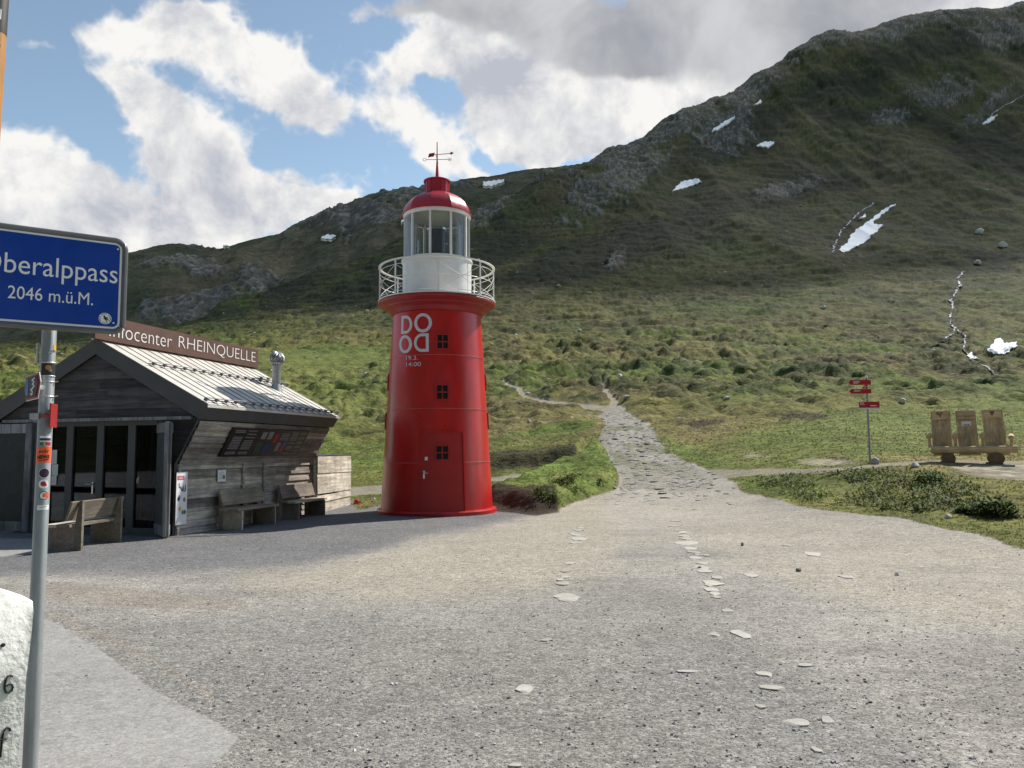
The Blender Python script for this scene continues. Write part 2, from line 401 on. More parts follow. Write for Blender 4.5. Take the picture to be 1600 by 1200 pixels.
M['path'] = terrain_mat('stony_path', (1.2, 5.0, .14, .18), (.8, .018), specks=1.0)
M['asphalt'] = terrain_mat('worn_asphalt', (.8, 14.0, .09, .08), (.35, .005), specks=.45)
M['mount'] = terrain_mat('far_mountain_turf', (.06, .35, .35, .35), (1.0, 3.0))
def leaf_mat(name, rough=.7, thin=0.0):
    m = bpy.data.materials.new(name); m.use_nodes = True; nt = m.node_tree; b = nt.nodes['Principled BSDF']
    a = nt.nodes.new('ShaderNodeAttribute'); a.attribute_name = 'Col'
    g = nt.nodes.new('ShaderNodeNewGeometry'); k = noise(nt, g.outputs['Position'], 9.0, 3).smooth(.3, .7, .8, 1.2)
    cc = nt.nodes.new('ShaderNodeCombineColor')
    for i in range(3): nt.links.new(k.s, cc.inputs[i])
    c = mixc(nt, 1.0, a.outputs['Color'], cc.outputs[0], 'MULTIPLY')
    nt.links.new(c, b.inputs['Base Color'])
    b.inputs['Roughness'].default_value = rough; b.inputs['Specular IOR Level'].default_value = .12
    if thin:                       # thin leaves: light passes through, soft rounded shading
        up = nt.nodes.new('ShaderNodeVectorMath'); up.operation = 'MULTIPLY_ADD'
        nt.links.new(g.outputs['Normal'], up.inputs[0]); up.inputs[1].default_value = (.45, .45, .45); up.inputs[2].default_value = (0, 0, thin)
        nn = nt.nodes.new('ShaderNodeVectorMath'); nn.operation = 'NORMALIZE'; nt.links.new(up.outputs[0], nn.inputs[0])
        nt.links.new(nn.outputs[0], b.inputs['Normal'])
        tr = nt.nodes.new('ShaderNodeBsdfTranslucent'); nt.links.new(c, tr.inputs[0])
        mx = nt.nodes.new('ShaderNodeMixShader'); mx.inputs[0].default_value = .28
        nt.links.new(b.outputs[0], mx.inputs[1]); nt.links.new(tr.outputs[0], mx.inputs[2]); nt.links.new(mx.outputs[0], nt.nodes['Material Output'].inputs[0])
    return m
M['grass'] = leaf_mat('grass_blades', .85, .8); M['leaf'] = leaf_mat('broad_leaves', .7, .5); M['pebble'] = leaf_mat('loose_pebbles', .9)
M['veil'] = None
def stream_mat():
    m = bpy.data.materials.new('foaming_water'); m.use_nodes = True; nt = m.node_tree; b = nt.nodes['Principled BSDF']
    g = nt.nodes.new('ShaderNodeNewGeometry'); P = vscale(nt, g.outputs['Position'], (1, .45, .6))
    f = noise(nt, P, .55, 7, .75, .8).smooth(.46, .56)
    nt.links.new(mixc(nt, f, (.05, .047, .042), (.66, .68, .71)), b.inputs['Base Color'])
    b.inputs['Roughness'].default_value = .85; b.inputs['Specular IOR Level'].default_value = .05; return m
M['stream'] = stream_mat()

# ------------------------------------------------------------------ terrain: noise
def _hash(ix, iy, seed):
    h = (ix.astype(np.int64)*374761393 + iy.astype(np.int64)*668265263 + seed*1442695041) & 0xffffffff
    h = ((h ^ (h >> 13))*1274126177) & 0xffffffff
    return ((h ^ (h >> 16)) & 0xffff)/65535.0
def vnoise(x, y, seed=0):
    ix, iy = np.floor(x), np.floor(y); fx, fy = x-ix, y-iy
    ux, uy = fx*fx*fx*(fx*(fx*6-15)+10), fy*fy*fy*(fy*(fy*6-15)+10)
    a, b = _hash(ix, iy, seed), _hash(ix+1, iy, seed); c, d = _hash(ix, iy+1, seed), _hash(ix+1, iy+1, seed)
    return (a*(1-ux)+b*ux)*(1-uy) + (c*(1-ux)+d*ux)*uy - .5
def fbm(x, y, oct=4, seed=0, gain=.5, lac=2.03, ridged=False):
    t = 0; a = 1.0; n = 0
    for o in range(oct):
        q = vnoise(x+o*17.3, y-o*9.1, seed+o)
        if ridged: q = .5 - 2*np.abs(q)
        t = t + a*q; n += a; a *= gain; x, y = (x*.8-y*.6)*lac, (x*.6+y*.8)*lac
    return t/n
def sstep(a, b, x): t = np.clip((x-a)/(b-a), 0, 1); return t*t*(3-2*t)

# columns: screen x -> list of (screen y, distance along Y); past the last one the ridge falls away
def flat(u, ys): return [((706-(u-800)*.0085)+1980.0/y, y) for y in ys]
N0 = [1., 2, 4, 6, 8, 10, 12, 15, 18, 21]
COLS = {
 -500: flat(-500, N0)+[(775,31),(705,55),(645,75),(605,95),(575,125),(556,180),(540,240)],
 0: flat(0, N0)+[(775,31),(702,55),(642,75),(602,95),(572,125),(552,180),(535,240)],
 150: flat(150, N0)+[(773,31),(702,55),(642,75),(602,95),(570,128),(548,180),(522,240)],
 271: flat(271, N0)+[(771,31),(702,53),(642,72),(602,95),(565,130),(535,180),(504,240)],
 330: flat(330, N0)+[(770,31),(700,52),(640,72),(605,92),(560,130),(530,172),(498,220),(462,280)],
 465: flat(465, N0)+[(766,31),(700,50),(650,69),(610,90),(562,125),(545,142),(520,175),(490,220),(460,268),(427,320)],
 620: flat(620, N0)+[(770,28),(752,32),(720,42),(690,52),(650,68),(610,90),(575,115),(540,150),(500,200),(450,260),(400,320),(361,375)],
 740: flat(740, N0)+[(770,28),(745,33),(722,42),(690,52),(655,66),(620,83),(590,103),(545,147),(500,194),(450,247),(400,300),(350,355),(314,400)],
 850: flat(850, N0)+[(770,27),(742,32),(722,38),(690,48),(660,58),(635,70),(618,80),(595,97),(570,118),(545,145),(500,190),(450,240),(400,290),(350,345),(300,405),(257,460)],
 950: flat(950, N0)+[(788,22.5),(760,26.5),(730,31),(700,37),(660,50),(634,63),(618,76),(598,92),(572,113),(545,145),(500,190),(450,240),(400,293),(350,348),(300,410),(250,475),(213,525)],
 1085: flat(1085, N0[:9])+[(800,20),(775,23),(745,27),(725,30.5),(700,36),(660,50),(630,65),(600,85),(570,110),(530,155),(480,205),(430,260),(380,315),(320,385),(260,455),(190,525),(138,580)],
 1200: flat(1200, N0[:7])+[(845,14),(808,17.2),(775,20.5),(745,23.5),(730,25.5),(700,32),(665,44),(635,60),(605,80),(575,105),(535,145),(485,200),(435,252),(385,308),(325,375),(265,440),(200,510),(145,570),(92,625)],
 1310: flat(1310, N0[:6])+[(848,13.4),(800,17),(770,19.2),(742,21),(727,22),(706,26),(672,35),(640,50),(610,70),(580,95),(540,137),(490,190),(440,245),(390,300),(330,365),(270,430),(200,505),(112,590),(32,660)],
 1460: flat(1460, N0[:6])+[(850,12.6),(800,15.7),(760,18.6),(730,21.2),(723,22.3),(708,26),(688,32),(660,42),(630,58),(600,80),(570,107),(530,150),(480,202),(430,256),(380,311),(320,375),(260,440),(180,517),(90,590),(-8,672)],
 1600: flat(1600, N0[:6])+[(858,11.6),(800,15.1),(760,17.9),(730,21),(722,22.3),(706,26),(686,32),(658,42),(628,58),(598,80),(568,107),(530,150),(480,202),(430,256),(380,311),(320,375),(260,440),(180,517),(90,590),(-14,680)],
 2000: flat(2000, N0[:6])+[(862,11.6),(800,15.1),(760,17.9),(730,21),(720,22.3),(700,26),(680,32),(650,42),(620,58),(590,80),(560,107),(520,150),(470,202),(420,256),(370,311),(310,375),(250,440),(170,517),(80,590),(-80,690)],
}
us = sorted(COLS)
YN = np.exp(np.linspace(0.0, math.log(740), 1330))
TX = np.concatenate([np.linspace(-1.15, -.70, 70, endpoint=False), np.linspace(-.70, .70, 1010, endpoint=False), np.linspace(.70, 1.15, 71)])
colS, colTX, ridgeY = [], [], []
for u in us:
    ts, ss, ys = [], [], []
    for v, y in COLS[u]:
        d = ray(u, v); ts.append(d[0]/d[1]); ss.append(d[2]/d[1]); ys.append(y)
    colTX.append(ts[len(ts)//2]); ridgeY.append(ys[-1])
    zr = CZ + ss[-1]*ys[-1]
    for k in (1.06, 1.15, 1.4, 2.0, 4.0):
        y2 = ys[len(COLS[u])-1]*k; z2 = zr - (y2-ridgeY[-1])*.42; ys.append(y2); ss.append((z2-CZ)/y2)
    z = np.array(ss)*np.array(ys) + CZ
    # interpolate z against log distance, resampled, then smooth
    L = np.log(YN); s = np.interp(L, np.log(ys), ss)
    colS.append(s)
colS = np.array(colS)
def gsmooth(a, k, axis):
    x = np.arange(-3*k, 3*k+1); w = np.exp(-.5*(x/k)**2); w /= w.sum()
    p = [(0, 0), (0, 0)]; p[axis] = (3*k, 3*k)
    q = np.pad(a, p, mode='edge'); o = np.zeros_like(a); n = a.shape[axis]
    for i, wi in enumerate(w): o += wi*(q[i:i+n] if axis == 0 else q[:, i:i+n])
    return o
colS = gsmooth(colS, 9, 1)
S = np.empty((len(TX), len(YN)))
for j in range(len(YN)): S[:, j] = np.interp(TX, colTX, colS[:, j])
S = gsmooth(S, 10, 0)
RY = np.interp(TX, colTX, ridgeY)[:, None]
GX = TX[:, None]*YN[None, :]; GY = np.broadcast_to(YN[None, :], GX.shape)
Z0 = CZ + S*GY                                        # smooth surface
def proj_uv(Xa, Ya, Za):
    w = Ya*_f[1] + (Za-CZ)*_f[2]
    return (800 + FPX*(Xa*_R[0] + Ya*_R[1] + (Za-CZ)*_R[2])/w, 600 - FPX*(Xa*_U[0] + Ya*_U[1] + (Za-CZ)*_U[2])/w)
PU, PV = proj_uv(GX, GY, Z0)
def inside(pu, pv, poly):
    r = np.zeros(pu.shape, bool); n = len(poly)
    for i in range(n):
        (x0, y0), (x1, y1) = poly[i], poly[(i+1) % n]
        if y0 == y1: continue
        c = ((y0 > pv) != (y1 > pv)) & (pu < (x1-x0)*(pv-y0)/(y1-y0)+x0); r ^= c
    return r
def soft_poly(poly, k=4, jit=0.0, seed=5):
    """mask of a polygon traced on the ground, softened by k cells"""
    pu, pv = PU, PV
    if jit: pu = PU + fbm(GX*.9, GY*.45, 3, seed)*jit*2; pv = PV + fbm(GX*.9, GY*.45, 3, seed+9)*jit
    m = inside(pu, pv, poly).astype(float)
    if k: m = gsmooth(gsmooth(m, k, 0), k, 1)
    return m
def polyline(pts, w, jit=0.0, seed=3):
    """mask of a track: distance to a line in the picture of the ground, widths per point"""
    pu, pv = PU, PV
    if jit: pu = PU + fbm(GX*.7, GY*.35, 3, seed)*jit*2; pv = PV + fbm(GX*.7, GY*.35, 3, seed+4)*jit
    best = np.full(PU.shape, 9.0)
    for (x0, y0, w0), (x1, y1, w1) in zip([(*p, q) for p, q in zip(pts, w)], [(*p, q) for p, q in zip(pts[1:], w[1:])]):
        dx_, dy_ = x1-x0, y1-y0; t = np.clip(((pu-x0)*dx_ + (pv-y0)*dy_)/(dx_*dx_+dy_*dy_), 0, 1)
        d = np.hypot(pu-(x0+t*dx_), (pv-(y0+t*dy_))*1.6)/(w0+(w1-w0)*t); best = np.minimum(best, d)
    return 1-sstep(.7, 1.25, best)
def gblob(u, v, ru, rv, ang=0.0):
    c, s = math.cos(math.radians(ang)), math.sin(math.radians(ang)); a, b = PU-u, PV-v
    return np.exp(-(((a*c-b*s)/ru)**2 + ((a*s+b*c)/rv)**2))
# --- masks (kinds of ground)
plaza = soft_poly([(-700,1500),(-700,800),(0,775),(540,775),(560,800),(600,790),(770,788),(838,794),(872,789),(905,775),(962,760),(958,735),(940,700),(934,682),(944,662),(936,645),(965,635),(985,650),(1006,661),(1026,676),(1032,690),(1052,710),(1092,730),(1125,746),(1172,766),(1212,780),(1262,791),(1330,801),(1420,813),(1500,830),(1600,856),(2400,1000),(2400,1500)], 2, 13, 5)
pathm = soft_poly([(962,765),(962,760),(958,735),(940,700),(934,682),(944,662),(936,645),(965,635),(985,650),(1006,661),(1026,676),(1032,690),(1052,710),(1092,730),(1120,745),(1100,768),(1050,772),(1000,764)], 3, 9, 6)
pathc = soft_poly([(940,790),(962,760),(958,735),(940,700),(934,682),(944,662),(936,645),(965,635),(985,650),(1006,661),(1026,676),(1032,690),(1052,710),(1092,730),(1135,750),(1170,790),(1120,820),(960,815)], 14, 14, 6)
track = np.maximum.reduce([polyline([(960,640),(905,634),(860,629),(822,622),(812,608),(788,598)], [8,5,5,5,5,4], 4),
        polyline([(955,640),(962,628),(948,612),(940,597)], [10,6,5,3], 4, 8),
        polyline([(1110,742),(1180,737),(1300,735),(1360,728),(1450,722),(1620,723)], [12,8,6,5,5,6], 4, 11),
        polyline([(500,772),(600,764),(700,752),(770,741),(848,734)], [12,10,8,5,4], 3, 15)*.9,
        polyline([(770,752),(815,742),(850,736)], [4,3,3], 3, 19)*.8])
bare = np.clip(soft_poly([(1470,726),(1640,724),(1640,752),(1570,748),(1500,738)], 4, 8) + .8*gblob(1290,722,60,7) + .6*gblob(1180,712,40,6) + .5*gblob(1085,570,40,12), 0, 1)
asph = soft_poly([(-700,962),(60,962),(105,985),(150,1012),(195,1047),(225,1070),(300,1110),(345,1135),(372,1155),(345,1185),(300,1215),(200,1400),(-700,1400)], 1, 8, 21)
asph = np.maximum(asph, soft_poly([(-700,846),(60,842),(84,848),(76,862),(0,869),(-700,872)], 1, 2, 23))
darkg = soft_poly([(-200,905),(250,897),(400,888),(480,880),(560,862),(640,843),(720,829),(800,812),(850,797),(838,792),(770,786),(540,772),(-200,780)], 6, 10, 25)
tan = soft_poly([(350,895),(480,884),(560,866),(640,848),(720,834),(800,816),(850,802),(900,780),(960,768),(985,800),(960,850),(930,905),(800,925),(650,935),(480,930),(380,915)], 9, 18, 27)
tan2 = soft_poly([(1010,810),(1180,785),(1300,805),(1420,820),(1700,870),(1700,1010),(1450,960),(1280,930),(1160,880)], 10, 25, 29)
# --- snow outlines (traced on the slope)
def z7(l): return [(1280+x/4, 300+y/4) for x, y in l]
def z2(l): return [(800+x/2, y/2) for x, y in l]
def _sp(poly, label, far=False, step=.5, th=.35): return (poly, label, far, step, th)
SNOW = [
  dict(a=_sp(z7([(480,78),(440,90),(380,130),(330,170),(290,200),(240,235),(200,270),(180,310),(165,330),(120,365),(150,383),(190,370),(230,345),(300,310),(320,280),(360,250),(395,210),(340,205),(335,190),(370,165),(430,115)]), 'largest white snow patch with a narrow upper tail beside the upper stream')),
  dict(a=_sp(z7([(1130,915),(1100,925),(1080,960),(1045,990),(1090,1015),(1150,1018),(1190,1000),(1200,980),(1235,970),(1230,940),(1200,945),(1160,950),(1140,925)]), 'ragged white snow patch at the foot of the stream, near the right edge')),
  dict(a=_sp(z7([(945,1003),(925,1030),(950,1045),(1000,1047),(965,1030)]), 'small hooked snow patch touching the stream bed at its foot', step=.5)),
  dict(a=_sp(z7([(290,142),(245,170),(285,162)]), 'thin sliver of snow between the upper stream and the largest snow patch', step=.5)),
  dict(a=_sp(z2([(500,600),(530,570),(580,560),(592,570),(540,590)]), 'wedge-shaped snow patch below the crags in the middle of the slope')),
  dict(a=_sp(z2([(620,413),(655,388),(695,365),(690,377),(650,405)]), 'long thin slanting snow streak below the ridge crags', step=.6)),
  dict(a=_sp(z2([(765,458),(785,446),(820,445),(805,463)]), 'small snow patch above and right of the wedge-shaped one', step=.6)),
  dict(a=_sp(z2([(755,330),(780,313),(778,325)]), 'tiny highest snow sliver close under the ridge', step=.5)),
  dict(a=_sp(z2([(1468,390),(1490,373),(1517,361),(1490,387)]), 'small snow streak high in the gully at the right edge', step=.6)),
  dict(a=_sp([(755,288),(775,285),(787,284),(789,287),(768,294),(756,294)], 'broad snow patch on the far mountain just right of the lighthouse dome', True, .5, .8)),
  dict(a=_sp([(500,376),(512,370),(525,371),(520,377)], 'bright snow patch on the far rocky shoulder left of the lighthouse', True, .5, .8)),
  dict(a=_sp([(344,387),(355,384),(358,388)], 'small snow patch on the far crest above the brown roof board', True, .5, .8)),
  dict(a=_sp([(571,382),(583,376),(586,378),(574,383)], 'thin snow streak on the slope close to the lighthouse lantern, left side', False, .5, .8)),
  dict(a=_sp([(626,348),(638,345),(640,348),(628,351)], 'faint snow streak directly beside the left edge of the lighthouse dome', True, .5, .8)),
]
snowm = np.zeros_like(Z0)
for q_ in SNOW:
    if not q_['a'][2]: snowm = np.maximum(snowm, inside(PU, PV, q_['a'][0]).astype(float))
snowm = np.clip(gsmooth(gsmooth(snowm, 4, 0), 4, 1)*1.6, 0, 1)
# --- relief
mound = soft_poly([(764,790),(800,794),(838,800),(874,797),(905,783),(962,766),(962,745),(948,722),(938,700),(930,700),(905,718),(862,738),(800,765),(766,778)], 3)
plaza = plaza*(1-sstep(.03, .3, mound)); veg_m = mound
cut = soft_poly([(640,737),(770,731),(840,727),(900,716),(915,700),(900,690),(770,700),(640,712)], 2)
veg = np.clip(1 - np.maximum.reduce([plaza, track]), 0, 1)
dist = sstep(20, 60, GY)
def billow(x, y, oct=3, seed=0):
    t = 0; a = 1.0; n = 0
    for o in range(oct):
        t = t + a*(2*np.abs(vnoise(x+o*11.7, y+o*5.3, seed+o))); n += a; a *= .5; x, y = (x*.8-y*.6)*2.1, (x*.6+y*.8)*2.1
    return t/n
bil = billow(GX*.17 + fbm(GX*.1, GY*.1, 2, 35)*.8, GY*.15, 3, 33); bil2 = billow(GX*.055, GY*.035, 4, 37); bil3 = billow(GX*.5+3, GY*.42, 2, 39); ter2 = fbm(GX*.10, GY*.40+bil*1.2, 3, 57); scr = fbm(GX*.5, GY*.35, 3, 59, .6)
hum = fbm(GX*.28, GY*.34, 3, 31, .6); hum2 = fbm(GX*1.05, GY*1.15, 3, 41, .55); terr = fbm(GX*.09+hum*.3, (Z0*1.0+GY*.12)*.55, 3, 51)
big = fbm(GX*.012, GY*.009, 4, 61); gul = fbm(GX*.022+big*.6, GY*.0035, 4, 71, ridged=True)
rockn = fbm(GX*.045+GY*.018, GY*.028-GX*.01, 5, 81, ridged=True); rockf = fbm(GX*.35, GY*.22, 4, 91, .6, ridged=True)
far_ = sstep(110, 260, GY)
# rock outcrops on the slopes
rocks = np.zeros_like(Z0)
for b in [(1020,215,170,22,27),(960,290,110,30,30),(1085,165,60,28,30),(1130,205,60,40,35),(990,290,40,22,40),(1180,130,90,26,25),(1280,62,90,24,30),(1400,40,120,22,20),(1500,20,120,25,5),
          (1475,150,55,26,10),(1390,195,40,18,0),(960,408,20,14,40),(880,260,90,16,25),(1560,60,80,30,0),(760,330,60,12,30),(1150,180,50,20,60),(1240,290,70,16,20),(1540,175,60,10,40)]:
    rocks = np.maximum(rocks, gblob(*b))
rockmask = sstep(.44, .80, rocks*.95 + rockn*.85 + rockf*.35 - .06)*far_*veg*sstep(.02, .35, rocks + .14*sstep(350, 600, GY))
Zt = Z0.copy()
Zt += mound*.50*(1+hum2*.5) - .25*soft_poly([(640,760),(770,752),(800,768),(862,740),(905,722),(880,722),(800,735),(640,745)], 3)
Zt += cut*.55
clump = sstep(.08, .26, fbm(GX*.30, GY*.26, 4, 45, .55) + .35*fbm(GX*.04, GY*.035, 3, 47))*sstep(44, 70, GY)*(1-.55*far_)
calm = soft_poly([(400,548),(600,545),(610,562),(500,590),(400,575)], 8)
tcalm = np.clip(gsmooth(gsmooth(np.maximum(track, pathm), 9, 0), 12, 1)*2.2, 0, 1)
Zt += (1-snowm)*(veg*dist*(1-.75*calm)*(1-.85*tcalm)*(hum*.7*sstep(30, 90, GY) + ((bil-.25)*1.5 + (bil3-.25)*.75)*sstep(28, 70, GY)*(1-.5*far_) + ter2*1.7*sstep(60, 110, GY) + hum2*.34 + clump*.5 + np.maximum(terr, -.1)*1.0*sstep(40, 90, GY)) + veg*(1-dist)*hum2*.14 + far_*((bil2-.25)*2.0 + scr*.35))
Zt += far_*(big*14*sstep(150, 400, GY) + gul*6*sstep(170, 420, GY))
Zt += (1-snowm)*rockmask*(.5 + rockn*2.4 + rockf*1.3)
Zt += pathm*sstep(24, 40, GY)*fbm(GX*1.6, GY*1.3, 3, 97)*.22 + plaza*(1-pathm)*fbm(GX*.35, GY*.35, 3, 98)*.06*sstep(5, 12, GY)
# near the lighthouse, hut and paved ground keep level
# stream beds
beds = [[(1505,425),(1497,435),(1500,445),(1492,460),(1486,470),(1490,480),(1485,495),(1487,507),(1492,515),(1485,525),(1472,535),(1460,543)],
        [(1492,515),(1508,525),(1505,547),(1520,565),(1542,575),(1556,588)],
        [(1365,317),(1340,335),(1327,347),(1315,360),(1310,375),(1303,387),(1300,397)],
        [(1620,135),(1595,152),(1570,165),(1550,178),(1536,195)]]
sb = np.zeros_like(Z0)
for bd in beds: sb = np.maximum(sb, polyline(bd, [8]*len(bd), 3, 13))
Zt -= sb*.35
UVmask = dict(plaza=plaza)

# --- colours of the ground (own colours of turf, heather, soil, stone; far slope also darkened as under cloud)
def rgb(*c): return np.array(c)
def lerp(a, b, m): return a + (b-a)*m[..., None]
n1 = fbm(GX*.035, GY*.03, 5, 101, .6); n2 = fbm(GX*.16, GY*.13, 4, 111, .6); n3 = fbm(GX*.9, GY*.8, 3, 121)
C = np.broadcast_to(rgb(.115, .112, .034), (*Z0.shape, 3)).copy()
C = lerp(C, rgb(.085, .112, .026), sstep(-.02, .16, n1))                 # greener
C = lerp(C, rgb(.155, .130, .055), sstep(.0, .2, n2 - n1*.6)*.75)        # dry straw
C = lerp(C, rgb(.042, .050, .018), sstep(.03, .18, hum2*.5-hum*.8+terr*.4 + n2*.3)*.6*sstep(35, 70, GY))   # heather in the dips and clumps
C = lerp(C, rgb(.030, .043, .015), sstep(-.02, .16, fbm(GX*.05, GY*.05, 5, 131, .62) + hum2*.22)*.72*sstep(120, 230, GY))  # alder / bilberry scrub
# named patches
scrub = np.maximum.reduce([gblob(1050,370,110,26,-0)*.9, gblob(1130,330,130,28,22), gblob(1260,290,110,26,18), gblob(960,395,110,26,24)*.9, gblob(860,420,90,34,20), gblob(790,380,60,40,30), gblob(1180,200,150,40,25)*.8, gblob(1330,140,140,40,18)*.75,
    gblob(1450,90,150,40,8)*.7, gblob(1560,250,90,44,-25), gblob(1500,330,90,24,0)*.5, gblob(1560,420,60,30)*.6, gblob(1400,200,80,30)*.6, gblob(660,420,90,50,20)*.8, gblob(560,460,110,36,14)*.9, gblob(450,470,70,24,14)*.8, gblob(360,500,60,22,10)*.8,
    gblob(1300,470,120,22)*.45, gblob(1420,500,90,18)*.5, gblob(930,535,90,16)*.55, gblob(1000,560,50,14)*.4])
sn_ = fbm(GX*.06, GY*.06, 4, 133, .62)
C = lerp(C, rgb(.024, .033, .013), np.clip(sstep(.22, .60, scrub + sn_*1.2 + scr*.5), 0, 1)*.9*far_)
C = lerp(C, rgb(.108, .130, .034), np.clip(soft_poly([(-700,590),(0,580),(420,545),(600,545),(620,575),(560,700),(520,740),(400,735),(-700,700)], 10, 18)*(.55 + n2*2), 0, .9))
C = lerp(C, rgb(.10, .125, .034), np.clip((gblob(1500,660,170,30) + gblob(1380,670,130,26) + gblob(1590,640,90,40))*(.55+n2*2.5), 0, .85))
C = lerp(C, rgb(.098, .140, .030), np.clip(mound*1.6*(.8+n3), 0, 1))
C = lerp(C, rgb(.17, .15, .06), np.clip(mound*(.1+n2*2.2+n3*1.2), 0, .8))
C = lerp(C, rgb(.095, .130, .030), np.clip(polyline([(1035,690),(1060,705),(1100,722)], [16,20,22], 4)*(.7+n3), 0, 1))
C = lerp(C, rgb(.075, .115, .022), np.clip(polyline([(800,690),(900,672),(925,665)], [14,12,8], 4)*.8, 0, 1))
scree = np.maximum.reduce([gblob(1100,310,130,14,24), gblob(1010,345,100,14,28), gblob(860,320,60,16,50), gblob(1420,250,90,10,50), gblob(1360,360,90,34,40)*.8, gblob(1250,350,90,30,10)*.7,
                           gblob(900,440,170,16,18)*.6, gblob(1100,455,120,16,8)*.6, gblob(1300,560,160,14,0)*.6, gblob(1540,548,60,30,20), gblob(1460,560,60,14,0), gblob(700,600,90,12)*.5])
C = lerp(C, rgb(.105, .078, .050), np.clip(scree*(.5 + n2*2.4 + n3*.9), 0, .6)*.9)
C = lerp(C, rgb(.060, .050, .024), np.clip(sstep(.0, .16, fbm(GX*.10, GY*.10, 4, 137, .6) + hum2*.25)*.75*sstep(52, 75, GY)*(1-sstep(150, 230, GY)), 0, 1)*(1-.8*calm)*sstep(700, 800, PU))
C = lerp(C, rgb(.036, .048, .017), np.clip(clump*.8*(1-.7*calm), 0, 1)*veg)
C = C*(1.15 - .66*far_[..., None])*(rgb(1.03, 1.0, .95) + far_[..., None]*rgb(-.10, .02, -.02))  # darkens the far slope, cloud shade put into its colour
C = lerp(C, rgb(.072, .074, .062), rockmask*np.clip(.6 + rockf*.6 + n2*.8, 0, .85)); C = lerp(C, rgb(.17, .165, .155), rockmask*sstep(.16, .34, rockf + n3*.5)*.8)
C = lerp(C, rgb(.055, .05, .042), np.clip(sb*1.1 + n3*sb, 0, 1)*.4)
# peat faces: steep little banks
slope = np.abs(np.gradient(Zt, axis=1))/np.maximum(np.gradient(GY, axis=1), 1e-6)
peat = np.clip(soft_poly([(760,797),(800,801),(838,806),(874,801),(868,787),(838,789),(800,786),(760,783)], 1, 3), 0, 1)

C = lerp(C, rgb(.035, .028, .018), np.clip(polyline([(640,733),(770,729),(840,725),(898,714)], [10,9,8,5], 3), 0, 1)*.8)
C = lerp(C, rgb(.050, .038, .026), np.clip(polyline([(1225,655),(1262,650),(1290,652)], [6,6,4], 3)+polyline([(1060,665),(1085,668),(1130,664)], [4,5,4], 3)+polyline([(1300,715),(1322,717)], [5,4], 2), 0, 1)*.85*veg)
edge = np.clip(4*plaza*(1-plaza), 0, 1)*sstep(10, 14, GY)
C = lerp(C, rgb(.17, .14, .06), edge*.6)
# gravel
G = np.broadcast_to(rgb(.262, .252, .236), (*Z0.shape, 3)).copy()
gp = fbm(GX*.5, GY*.5, 4, 141); gp2 = fbm(GX*.16, GY*.22, 4, 151)
G = G*(1 + gp[..., None]*.25 + gp2[..., None]*.3)
st_ = fbm(GX*.16 + GY*.03, GY*.85 - GX*.12, 4, 155); st2 = fbm(GX*.9, GY*3.2, 3, 157)
G = G*(1 + st_[..., None]*.55 + st2[..., None]*.30)*rgb(1.03, 1.0, .965)
G = lerp(G, rgb(.31, .285, .24), np.clip(sstep(.06, .2, st_)*.6, 0, 1)*sstep(5, 9, GY))
G = lerp(G, rgb(.335, .303, .245), np.clip(tan*.85 + gp*.4*tan, 0, 1))
G = lerp(G, rgb(.345, .312, .255), np.clip(tan2*.7 + gp*.5*tan2, 0, 1))
nearg = soft_poly([(-300,960),(500,955),(760,960),(1000,925),(1150,960),(1260,1060),(1500,1200),(1500,1500),(-300,1500)], 12, 30, 33)
G = lerp(G, rgb(.212, .203, .190), np.clip(nearg*(.75 + gp*1.2), 0, 1))
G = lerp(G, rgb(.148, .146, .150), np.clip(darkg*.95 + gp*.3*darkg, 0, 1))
G = lerp(G, rgb(.235, .205, .17), np.clip(polyline([(90,925),(250,938),(380,945)], [26,22,12], 8)*.7 + polyline([(80,960),(200,1010),(330,1090)], [10,10,8], 6)*.5, 0, 1))
G = lerp(G, rgb(.355, .33, .28), np.clip(pathc*.9 + gp*.4*pathc, 0, 1))
G = lerp(G, rgb(.20, .20, .20), pathc*sstep(.02, .14, fbm(GX*1.9, GY*1.6, 3, 161))*.25*sstep(30, 40, GY))
G = lerp(G, rgb(.14, .15, .05), pathm*sstep(.06, .16, fbm(GX*.8, GY*.3, 3, 171))*.5*sstep(24, 34, GY))
tb = np.clip(np.maximum(track, bare*.85), 0, 1)
C = lerp(C, rgb(.31, .272, .21), sstep(.2, .8, tb)*.9)
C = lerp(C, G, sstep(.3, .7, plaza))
C = lerp(C, np.broadcast_to(rgb(.285, .277, .265), C.shape)*(1+gp2[..., None]*.15), sstep(.3, .7, asph))
C = lerp(C, rgb(.034, .023, .016)*1.0, peat*.95)
C = np.clip(C, .008, .9)

